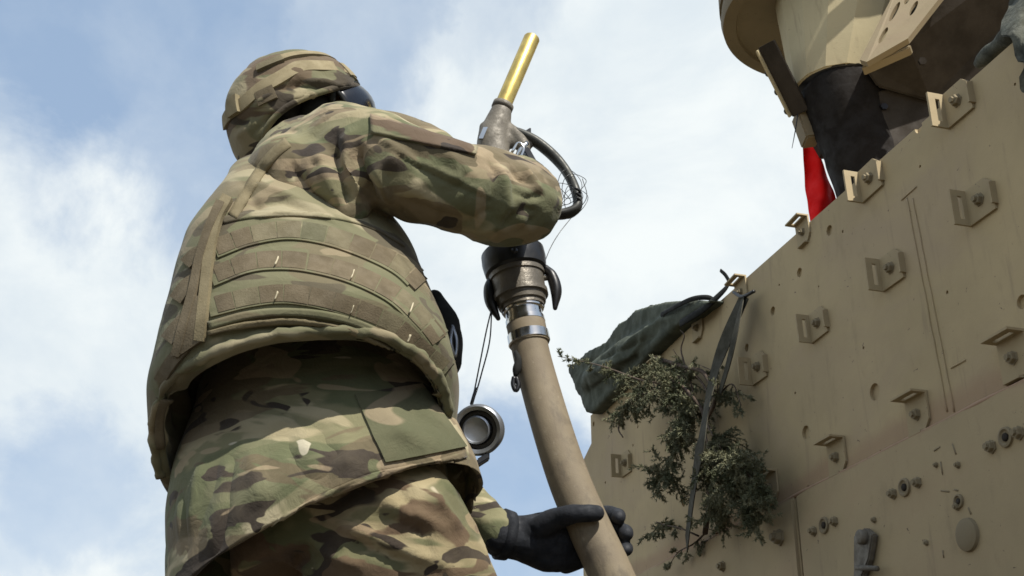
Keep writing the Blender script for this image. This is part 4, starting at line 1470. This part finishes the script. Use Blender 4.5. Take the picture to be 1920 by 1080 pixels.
# pouch at the front right side, dark, with buckle
pc = [at(815, 560, 2.24), at(834, 610, 2.25), at(838, 665, 2.25), at(830, 705, 2.24)]
V_, F_ = tube(pc, [0.016, 0.028, 0.030, 0.02], 20, 20, squash=((0, 1, 0), 1.6), rnd=True)
po = mesh_obj('pouch', apply_folds(V_, F_, [], 0.006, 20), F_, 'strap_black', vest)
mesh_obj('buckle', *tube([at(848, 610, 2.21), at(856, 640, 2.21), at(853, 668, 2.21), at(845, 640, 2.20), at(848, 610, 2.21)], [0.0035] * 5, 8, 30), 'zinc', po)
# lower left hanging strap end
V_, F_ = strip(vb, [(308, 745), (300, 790), (303, 835)], 16, 0.004, 0.006, 20, 3)
if V_:
    mesh_obj('strap_end', V_, F_, 'webbing_brown', vest)

# ---- helmet
hv = []
naz, nel = 96, 44
A_F, A_S, A_U = 0.150, 0.128, 0.150


def rim_u(az):      # rim height above the centre plane, az 0 = front
    c = math.cos(az)
    return -0.012 + 0.028 * max(0, c) ** 2 - 0.062 * max(0, -c) ** 5 + 0.026 * abs(math.sin(az)) ** 2


def dome(az, t, k=1.0):
    """t 0 rim .. 1 crown"""
    u0 = rim_u(az)
    el0 = math.asin(max(-0.6, min(0.6, u0 / A_U)))
    el = el0 + (math.pi / 2 - el0) * t
    return hl(A_F * k * math.cos(el) * math.cos(az) * (1.0 if math.cos(az) > 0 else 1.02), A_S * k * math.cos(el) * math.sin(az), A_U * k * math.sin(el))


g = Geo()
V_ = []
for i in range(nel):
    for j in range(naz):
        V_.append(dome(2 * math.pi * j / naz, i / (nel - 1) * 0.995))
F_ = grid_faces(nel, naz)
V2 = [dome(2 * math.pi * j / naz, i / (nel - 1) * 0.995, 0.90) for i in range(nel) for j in range(naz)]
k = len(V_)
F_ += [tuple(reversed([q + k for q in f])) for f in grid_faces(nel, naz)]
F_ += [(j, k + j, k + (j + 1) % naz, (j + 1) % naz) for j in range(naz)]
HF = [([(600, 185), (630, 180), (655, 172)], 0.006, 0.008), ([(470, 250), (500, 225), (540, 205)], 0.007, 0.009), ([(455, 215), (480, 232), (500, 238)], 0.006, -0.008), ([(500, 100), (560, 90), (620, 95)], 0.006, 0.004), ([(500, 172), (560, 158), (620, 168), (648, 172)], 0.008, 0.010), ([(520, 190), (580, 178), (640, 186)], 0.006, -0.008), ([(560, 155), (610, 152), (660, 172)], 0.005, -0.008),
      ([(540, 165), (600, 190), (650, 176)], 0.006, 0.007), ([(470, 200), (500, 182), (530, 172)], 0.007, -0.007), ([(440, 240), (470, 220), (500, 215)], 0.008, 0.008),
      ([(436, 262), (460, 245), (480, 250)], 0.007, -0.007)]
coh = apply_folds(V_ + V2, F_, HF, 0.0065, 16, (1, 1, 1), 31.0, 0.0012)
# rolled cover edge
helmet = mesh_obj('helmet', coh, F_, 'camo_helmet', person)
hb = bvh_of(coh, F_)
mesh_obj('cover_rim', *tube([dome(2 * math.pi * j / 60, 0.0, 0.97) for j in range(61)], [0.007] * 61, 8), 'camo_helmet', helmet)


def band(name, ufun, hw, a0, a1, off, mat, nb=90, th=0.0025):
    rows_ = []
    T_, B_ = [], []
    for q in range(nb + 1):
        az = R_(a0 + (a1 - a0) * q / nb)
        for r_ in range(4):
            u = ufun(az) + hw * (2 * r_ / 3 - 1)
            el = math.asin(max(-0.9, min(0.97, u / A_U)))
            for kk, lst in (((off + th) / 0.14, T_), ((off - 0.006) / 0.14, B_)):
                k1 = 1 + kk
                lst.append(hl(A_F * k1 * math.cos(el) * math.cos(az) * (1.0 if math.cos(az) > 0 else 1.02), A_S * k1 * math.cos(el) * math.sin(az), A_U * k1 * math.sin(el)))
    n_ = nb + 1; m2 = 4; b2 = len(T_)
    F = grid_faces(n_, m2, False) + [tuple(reversed(q)) for q in grid_faces(n_, m2, False, b2)]
    for i in range(n_ - 1):
        F.append((i * m2, (i + 1) * m2, b2 + (i + 1) * m2, b2 + i * m2)); F.append((i * m2 + 3, b2 + i * m2 + 3, b2 + (i + 1) * m2 + 3, (i + 1) * m2 + 3))
    for j in range(3):
        F.append((j, b2 + j, b2 + j + 1, j + 1)); q = (n_ - 1) * m2; F.append((q + j, q + j + 1, b2 + q + j + 1, b2 + q + j))
    return sharp(mesh_obj(name, T_ + B_, F, mat, helmet), 50)


def ub(az):
    c = math.cos(az)
    return 0.076 - 0.040 * max(0, c) ** 1.5 - 0.026 * max(0, -c) ** 1.5 + 0.0015 * math.sin(az * 9)


band('helmet_band', ub, 0.013, 0, 360, 0.002, 'band_tan', 160)
band('helmet_band', lambda az: 0.112 - 0.026 * max(0, math.cos(az)) ** 1.5, 0.006, 5, 128, 0.002, 'band_tan')
band('name_tape', lambda az: 0.108, 0.0065, 98, 128, 0.005, 'webbing_olive', 20)
band('rear_tab', lambda az: 0.058, 0.017, 152, 166, 0.006, 'band_tan', 8, 0.005)
band('cover_tab', lambda az: 0.046, 0.014, 118, 134, 0.003, 'webbing_brown', 8)
band('front_tab', lambda az: 0.050, 0.016, 20, 44, 0.004, 'band_tan', 10)
# liner pads and chin strap in black
mesh_obj('chin_strap', *tube([dome(R_(-70 if S0.dot(FW) > 0 else 70), 0.0, 0.93), hl(0.02, 0.07, -0.07), hl(0.06, 0.03, -0.105), hl(0.06, -0.03, -0.105), hl(0.02, -0.07, -0.07), dome(R_(-70), 0.0, 0.93)], [0.007] * 6, 8, 40), 'strap_black', helmet)
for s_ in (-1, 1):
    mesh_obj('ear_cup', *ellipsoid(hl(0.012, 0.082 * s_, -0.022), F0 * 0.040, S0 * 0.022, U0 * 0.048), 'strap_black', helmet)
mesh_obj('neck_pad', *tube([hl(-0.02, 0.075, -0.03), hl(-0.085, 0.05, -0.04), hl(-0.10, 0, -0.045), hl(-0.085, -0.05, -0.04), hl(-0.02, -0.075, -0.03)], [0.026] * 5, 12, 24, rnd=True), 'strap_black', helmet)
# ---- goggles
gl = []
rows_ = []
V_ = []
naz2, nh = 28, 8
for k_, kk in ((0, 1.0), (1, 0.965)):
    for i in range(nh):
        u = -0.062 + 0.085 * i / (nh - 1)
        for j in range(naz2):
            az = R_(-72 + 144 * j / (naz2 - 1))
            bl = 1 - 0.10 * (2 * i / (nh - 1) - 1) ** 2
            V_.append(hl(0.160 * kk * math.cos(az) * bl + 0.008, 0.122 * kk * math.sin(az) * bl, u))
m_ = naz2 * nh
F_ = grid_faces(nh, naz2, False) + [tuple(reversed([q + m_ for q in f])) for f in grid_faces(nh, naz2, False)]
for i in range(nh - 1):
    F_ += [(i * naz2, (i + 1) * naz2, m_ + (i + 1) * naz2, m_ + i * naz2), (i * naz2 + naz2 - 1, m_ + i * naz2 + naz2 - 1, m_ + (i + 1) * naz2 + naz2 - 1, (i + 1) * naz2 + naz2 - 1)]
for j in range(naz2 - 1):
    q = (nh - 1) * naz2
    F_ += [(j, m_ + j, m_ + j + 1, j + 1), (q + j, q + j + 1, m_ + q + j + 1, m_ + q + j)]
gog = mesh_obj('goggles', V_, F_, 'lens', person)
fix_normals(gog)
fr = [V_[j] for j in range(naz2)] + [V_[i * naz2 + naz2 - 1] for i in range(1, nh)] + [V_[(nh - 1) * naz2 + j] for j in range(naz2 - 2, -1, -1)] + [V_[i * naz2] for i in range(nh - 2, -1, -1)]
mesh_obj('goggle_frame', *tube(fr, [0.004] * len(fr), 8), 'strap_black', gog)

# ---- gloves
def hand(palm_a, palm_b, palm_w, fingers, thumb, wrist, size=0.003):
    """palm from wrist to knuckles, fingers: list of polylines"""
    parts = [tube([wrist, Vector(wrist).lerp(palm_a, 0.5), palm_a], [0.036, 0.034, 0.036], 18, 10, rnd=True)]
    return parts


# left hand round the hose
Yh = 2.30
hose_c = at(1110, 1002, Yh)
lp = [tube([at(940, 1003, 2.32), at(965, 1008, 2.33), at(1000, 1012, 2.335), at(1040, 1014, 2.34)], [0.043, 0.042, 0.048, 0.050], 20, 16, rnd=True),
      tube([at(985, 1000, 2.335), at(1025, 992, 2.34), at(1070, 988, 2.355)], [0.034, 0.034, 0.030], 16, 10, rnd=True),
      tube([at(985, 1025, 2.335), at(1030, 1038, 2.34), at(1075, 1040, 2.350)], [0.032, 0.036, 0.030], 16, 10, rnd=True),
      # thumb: leaves the near side of the palm and lies across the hose
      tube([at(1000, 998, 2.31), at(1040, 975, 2.275), at(1078, 963, 2.245), at(1118, 962, 2.243)], [0.026, 0.022, 0.0175, 0.0150], 16, 16, rnd=True)]
for (y0, y1, x1, r) in ((972, 966, 1160, 0.0150), (998, 997, 1174, 0.0155), (1024, 1027, 1173, 0.0145), (1048, 1054, 1162, 0.0125)):
    lp.append(tube([at(1060, y0 + 10, 2.36), at(1095, y0, 2.372), at(1130, y1 - 3, 2.362), at(x1 - 4, y1, 2.325), at(x1, y1 + 4, 2.300)], [0.018, 0.0165, 0.016, r, r * 0.92], 14, 20, rnd=True))
co, fc = voxel(lp, 0.0028, 4)
co = apply_folds(co, fc, [([(985, 975), (1000, 1000), (1005, 1040)], 0.006, -0.003), ([(1050, 985), (1040, 1010), (1050, 1040)], 0.006, -0.003)], 0.0018, 30)
glv = mesh_obj('glove', co, fc, 'glove_black', person)
cuff = tube([at(938, 1001, 2.318), at(955, 1005, 2.325)], [0.049, 0.047], 24)
mesh_obj('cuff', *cuff, 'glove_black', glv)
# right hand gripping the nozzle body, behind the elbow
rp = [tube([at(958, 345, 2.36), at(950, 340, 2.40), at(944, 335, 2.43)], [0.036, 0.040, 0.038], 18, 12, rnd=True)]
for i, yy in enumerate((300, 322, 344, 366)):
    rp.append(tube([at(950, yy + 3, 2.43), at(932, yy, 2.455), at(915, yy + 1, 2.45), at(905, yy + 3, 2.425), at(912, yy + 5, 2.405)], [0.016, 0.015, 0.014, 0.013, 0.012][:5], 12, 18, rnd=True))
rp.append(tube([at(962, 330, 2.41), at(975, 318, 2.44), at(968, 308, 2.46)], [0.02, 0.016, 0.014], 12, 12, rnd=True))
mesh_obj('glove', *voxel(rp, 0.0032, 4), 'glove_black', person)

# ------------------------------------------------------------------ fuel hose and nozzle
YN = 2.43
noz = thing('fuel_hose', 'brown fuel hose with brass spouted nozzle and black camlock coupling held upright by the soldier', 'fuel hose', at(1145, 1080, 2.30))
# spout
a, b_ = at(941, 203, YN), at(998, 70, YN)
sp_ = (b_ - a); Ls = sp_.length; sp_.normalize()
rS = 0.0195
sharp(mesh_obj('spout', *lathe(a - sp_ * 0.01, sp_, [(0, rS), (Ls + 0.006, rS), (Ls + 0.01, rS - 0.002), (Ls + 0.01, rS - 0.004), (Ls - 0.06, rS - 0.004), (Ls - 0.061, 0.0005)], 40), 'brass', noz))
# valve body
vbp = [tube([at(941, 205, YN), at(933, 232, YN), at(924, 262, YN), at(926, 300, YN)], [0.0235, 0.031, 0.036, 0.038], 24, 16, rnd=False),
       tube([at(926, 300, YN), at(938, 370, 2.41), at(952, 440, 2.38), at(960, 475, 2.36)], [0.038, 0.034, 0.034, 0.036], 24, 16, rnd=True),
       tube([at(935, 250, YN), at(962, 262, YN), at(990, 268, YN)], [0.030, 0.024, 0.016], 16, 10, squash=((0, 1, 0), 0.6), rnd=True),
       tube([at(950, 240, YN), at(975, 262, YN), at(985, 290, YN)], [0.016, 0.018, 0.014], 14, 10, rnd=True),
       tube([at(908, 238, YN), at(907, 262, YN)], [0.012, 0.014], 12, rnd=True)]
nb = mesh_obj('nozzle_body', *voxel(vbp, 0.0035, 3), 'cast_metal', noz)
mesh_obj('nozzle_collar', *lathe(at(942, 201, YN) - sp_ * 0.006, sp_, [(0, 0.025), (0.014, 0.025), (0.016, 0.021)], 32), 'cast_metal', nb)
mesh_obj('label_plate', *box(at(906, 250, YN - 0.036), sp_ * 0.016, RT * 0.005, Vector((0, 0.003, 0))), 'chrome', nb, False)
# hand guard
gpts = [at(952, 243, YN), at(978, 252, YN), at(1008, 268, YN), at(1040, 295, YN), at(1064, 325, YN - 0.01), at(1080, 360, YN - 0.02), at(1082, 388, YN - 0.03), at(1062, 400, YN - 0.03), at(1036, 402, YN - 0.03), at(1000, 400, YN - 0.02)]
mesh_obj('hand_guard', *tube(gpts, [0.009, 0.011, 0.012, 0.012, 0.011, 0.011, 0.011, 0.0115, 0.011, 0.010], 14, 60, squash=((0, 1, 0), 1.5), rnd=True), 'guard_metal', noz)
lev = mesh_obj('trigger', *tube([at(968, 300, YN - .03), at(975, 282, YN - .035), at(988, 268, YN - .03)], [0.006] * 3, 8, 10), 'chrome', noz)
mesh_obj('trigger_link', *tube([at(960, 285, YN - .04), at(972, 268, YN - .04), at(982, 278, YN - .04), at(976, 296, YN - .04)], [0.0035] * 4, 8, 20), 'chrome', lev)
o = mesh_obj('latch', *box(at(992, 292, YN - .03), (at(1004, 310, YN) - at(990, 285, YN)) * 0.5, RT * 0.008, Vector((0, 0.01, 0))), 'black_plastic', noz, False); bevel(o, 0.002)
o = mesh_obj('latch', *box(at(990, 250, YN), RT * 0.007 + Z * 0.005, Z * 0.008, Vector((0, 0.008, 0))), 'black_plastic', noz, False); bevel(o, 0.002)
# coupling
YC = 2.35
c0 = at(957, 455, YC); c1 = at(993, 645, YC - 0.01)
ax = (c1 - c0); LC = ax.length; ax.normalize()


def cpos(py):
    return (py - 455) / 190 * LC


px2m = (c0 - CAM).length / F_PX * 1.0


def ring(name, mat, prof, parent=noz, segs=44):
    o = mesh_obj(name, *lathe(c0, ax, [(cpos(y), r * px2m) for y, r in prof], segs), mat, parent)
    return sharp(o, 24)


ring('swivel_stub', 'chrome', [(440, 26), (452, 30), (468, 34), (472, 40)])
cr = ring('coupling_collar', 'black_rubber', [(470, 38), (472, 55), (476, 59), (492, 60), (500, 59), (512, 57), (516, 52), (518, 46)])
cbd = ring('coupling_body', 'dark_cast', [(510, 48), (511, 52), (524, 52), (525, 49), (552, 48), (553, 51), (562, 51), (563, 46), (574, 44), (575, 40), (582, 40), (583, 30)])
ring('chrome_ferrule', 'chrome', [(578, 33), (579, 38), (586, 38), (587, 34), (600, 33.5), (601, 36), (609, 36), (610, 30)])
ring('hose_tail', 'hose_cover', [(606, 34), (610, 35.5), (628, 35.5), (646, 36), (648, 32)])
ring('hose_clamp', 'chrome', [(627, 36), (628, 38), (643, 38), (644, 36)])
# cam levers
side = ax.cross(Vector((0, 1, 0))).normalized()
if side.x < 0:
    side = -side
for sg, yy, tl in ((1, 545, 0.0), (-1, 548, 0.0)):
    base = c0 + ax * cpos(yy - 14) + side * sg * 52 * px2m
    pts = [base - ax * 0.022 + side * sg * 0.004, base + side * sg * 0.014, base + ax * 0.035 + side * sg * 0.016, base + ax * 0.072 + side * sg * 0.007]
    if sg < 0:
        pts = [p - side * sg * 0.012 for p in pts]
    cl = mesh_obj('cam_lever', *tube(pts, [0.008, 0.012, 0.012, 0.005], 12, 24, squash=((0, 1, 0), 1.3), rnd=True), 'black_rubber', noz)
    mesh_obj('lever_pin', *tube([base - side * sg * 0.012, base + side * sg * 0.012], [0.006, 0.006], 10), 'dark_cast', cl)
# small lug on the front of the body
mesh_obj('lug', *lathe(c0 + ax * cpos(497) + Vector((0, -1, 0)) * 0.06, Vector((0, -1, 0)), [(0, 0.008), (0.008, 0.007), (0.009, 0.001)], 14), 'black_plastic', noz)
# hose
hpts = [at(991, 640, YC - .01), at(1004, 695, 2.335), at(1034, 800, 2.315), at(1067, 900, 2.305), at(1103, 985, 2.30), at(1147, 1080, 2.295), at(1195, 1200, 2.29), at(1260, 1370, 2.25)]
last = hpts[-1]
hpts += [Vector((last.x + 0.06, last.y - 0.05, 0.20)), Vector((last.x + 0.25, last.y - 0.2, 0.045)), Vector((last.x + 0.8, last.y - 0.9, 0.045)), Vector((last.x + 1.2, last.y - 2.0, 0.045)), Vector((last.x + 0.8, last.y - 3.6, 0.045))]
hr = [0.0380, 0.0385, 0.0395, 0.0405, 0.0410, 0.0415, 0.042, 0.045, 0.045, 0.045, 0.045, 0.045, 0.045]
hose = mesh_obj('hose', *tube(hpts, hr, 32, 160), 'hose_cover', noz)
# pull cord toggle on the hose
mesh_obj('cord', *tube([at(968, 660, 2.32), at(972, 675, 2.31), at(969, 692, 2.31), at(966, 705, 2.31)], [0.006, 0.007, 0.009, 0.004], 10, 14), 'strap_black', noz)
mesh_obj('toggle', *tube([at(964, 707, 2.31), at(962, 720, 2.31), at(967, 732, 2.31), at(972, 722, 2.31), at(968, 708, 2.31)], [0.005] * 5, 8, 20), 'black_plastic', noz)
# tangled safety wire on the guard
g = Geo()
cw = at(1068, 362, YN - 0.03)
for k in range(6):
    pts = []
    e = random.uniform(0.018, 0.042); f = random.uniform(0.02, 0.045)
    ox = Vector((random.uniform(-0.032, 0.012), random.uniform(-0.015, 0.015), random.uniform(-0.018, 0.022)))
    tl = random.uniform(-1, 1)
    for t in np.linspace(0, 2 * math.pi, 28):
        pts.append(cw + ox + Vector((math.cos(t) * e, math.sin(t * 2) * 0.012, math.sin(t) * f + math.cos(t) * e * tl * 0.5)))
    g.add(*tube(pts, [0.0008] * len(pts), 5))
g.add(*tube([at(1092, 335, YN - .03), at(1100, 370, YN - .03), at(1078, 400, YN - .03), at(1050, 435, 2.38), at(1032, 465, 2.36), at(1020, 495, 2.35)], [0.0009] * 6, 5, 40))
g.obj('tangled_wire', 'wire', noz)
for k in range(3):
    mesh_obj('wire_wrap', *tube([at(1078 + 2 * k, 352 + 9 * k, YN - .05), at(1088, 360 + 9 * k, YN - .035), at(1076, 366 + 9 * k, YN - .0)], [0.003] * 3, 6, 10), 'wire', noz)

# dust cap hanging on its two wires from the coupling
cap = thing('dust_cap', 'round grey metal dust cap hanging on two thin wires below the hose coupling', 'cap', at(898, 760, 2.24))
cc = at(897, 806, 2.26)
cax = Vector((-0.18, -0.94, -0.30)).normalized()
R1 = 0.050
o = mesh_obj('cap_rim', *lathe(cc, cax, [(-0.03, 0.02), (-0.03, R1 - 0.004), (0.0, R1), (0.010, R1 - 0.001), (0.013, R1 - 0.005), (0.010, R1 - 0.012), (-0.012, R1 - 0.014), (-0.013, 0.001)], 48), 'zinc', cap); sharp(o, 60)
o = mesh_obj('cap_gasket', *lathe(cc, cax, [(-0.012, R1 - 0.0145), (0.001, R1 - 0.0145), (0.001, R1 - 0.021), (-0.012, R1 - 0.021)], 40), 'black_rubber', cap); sharp(o)
o = mesh_obj('cap_disc', *lathe(cc - RT * 0.003, cax, [(-0.012, R1 - 0.022), (0.006, R1 - 0.023), (0.008, R1 - 0.026), (0.006, R1 - 0.029), (0.005, 0.001)], 40), 'zinc', cap); sharp(o)
o = mesh_obj('cap_lug', *box(at(906, 862, 2.27), RT * 0.012 + Z * 0.008, Vector((0, 0.01, 0)), Z * 0.007), 'black_rubber', cap, False); bevel(o, 0.002)
for pl in ([(922, 578), (912, 620), (900, 680), (890, 730), (884, 756)], [(922, 580), (918, 640), (903, 700), (892, 738), (884, 756)]):
    mesh_obj('cap_wire', *tube([at(x, y, 2.34 - 0.08 * (y - 578) / 180) for x, y in pl], [0.0016] * 5, 6, 30), 'wire', cap)
mesh_obj('wire_crimp', *tube([at(893, 728, 2.27), at(888, 744, 2.265), at(884, 758, 2.26)], [0.0035] * 3, 8), 'wire', cap)
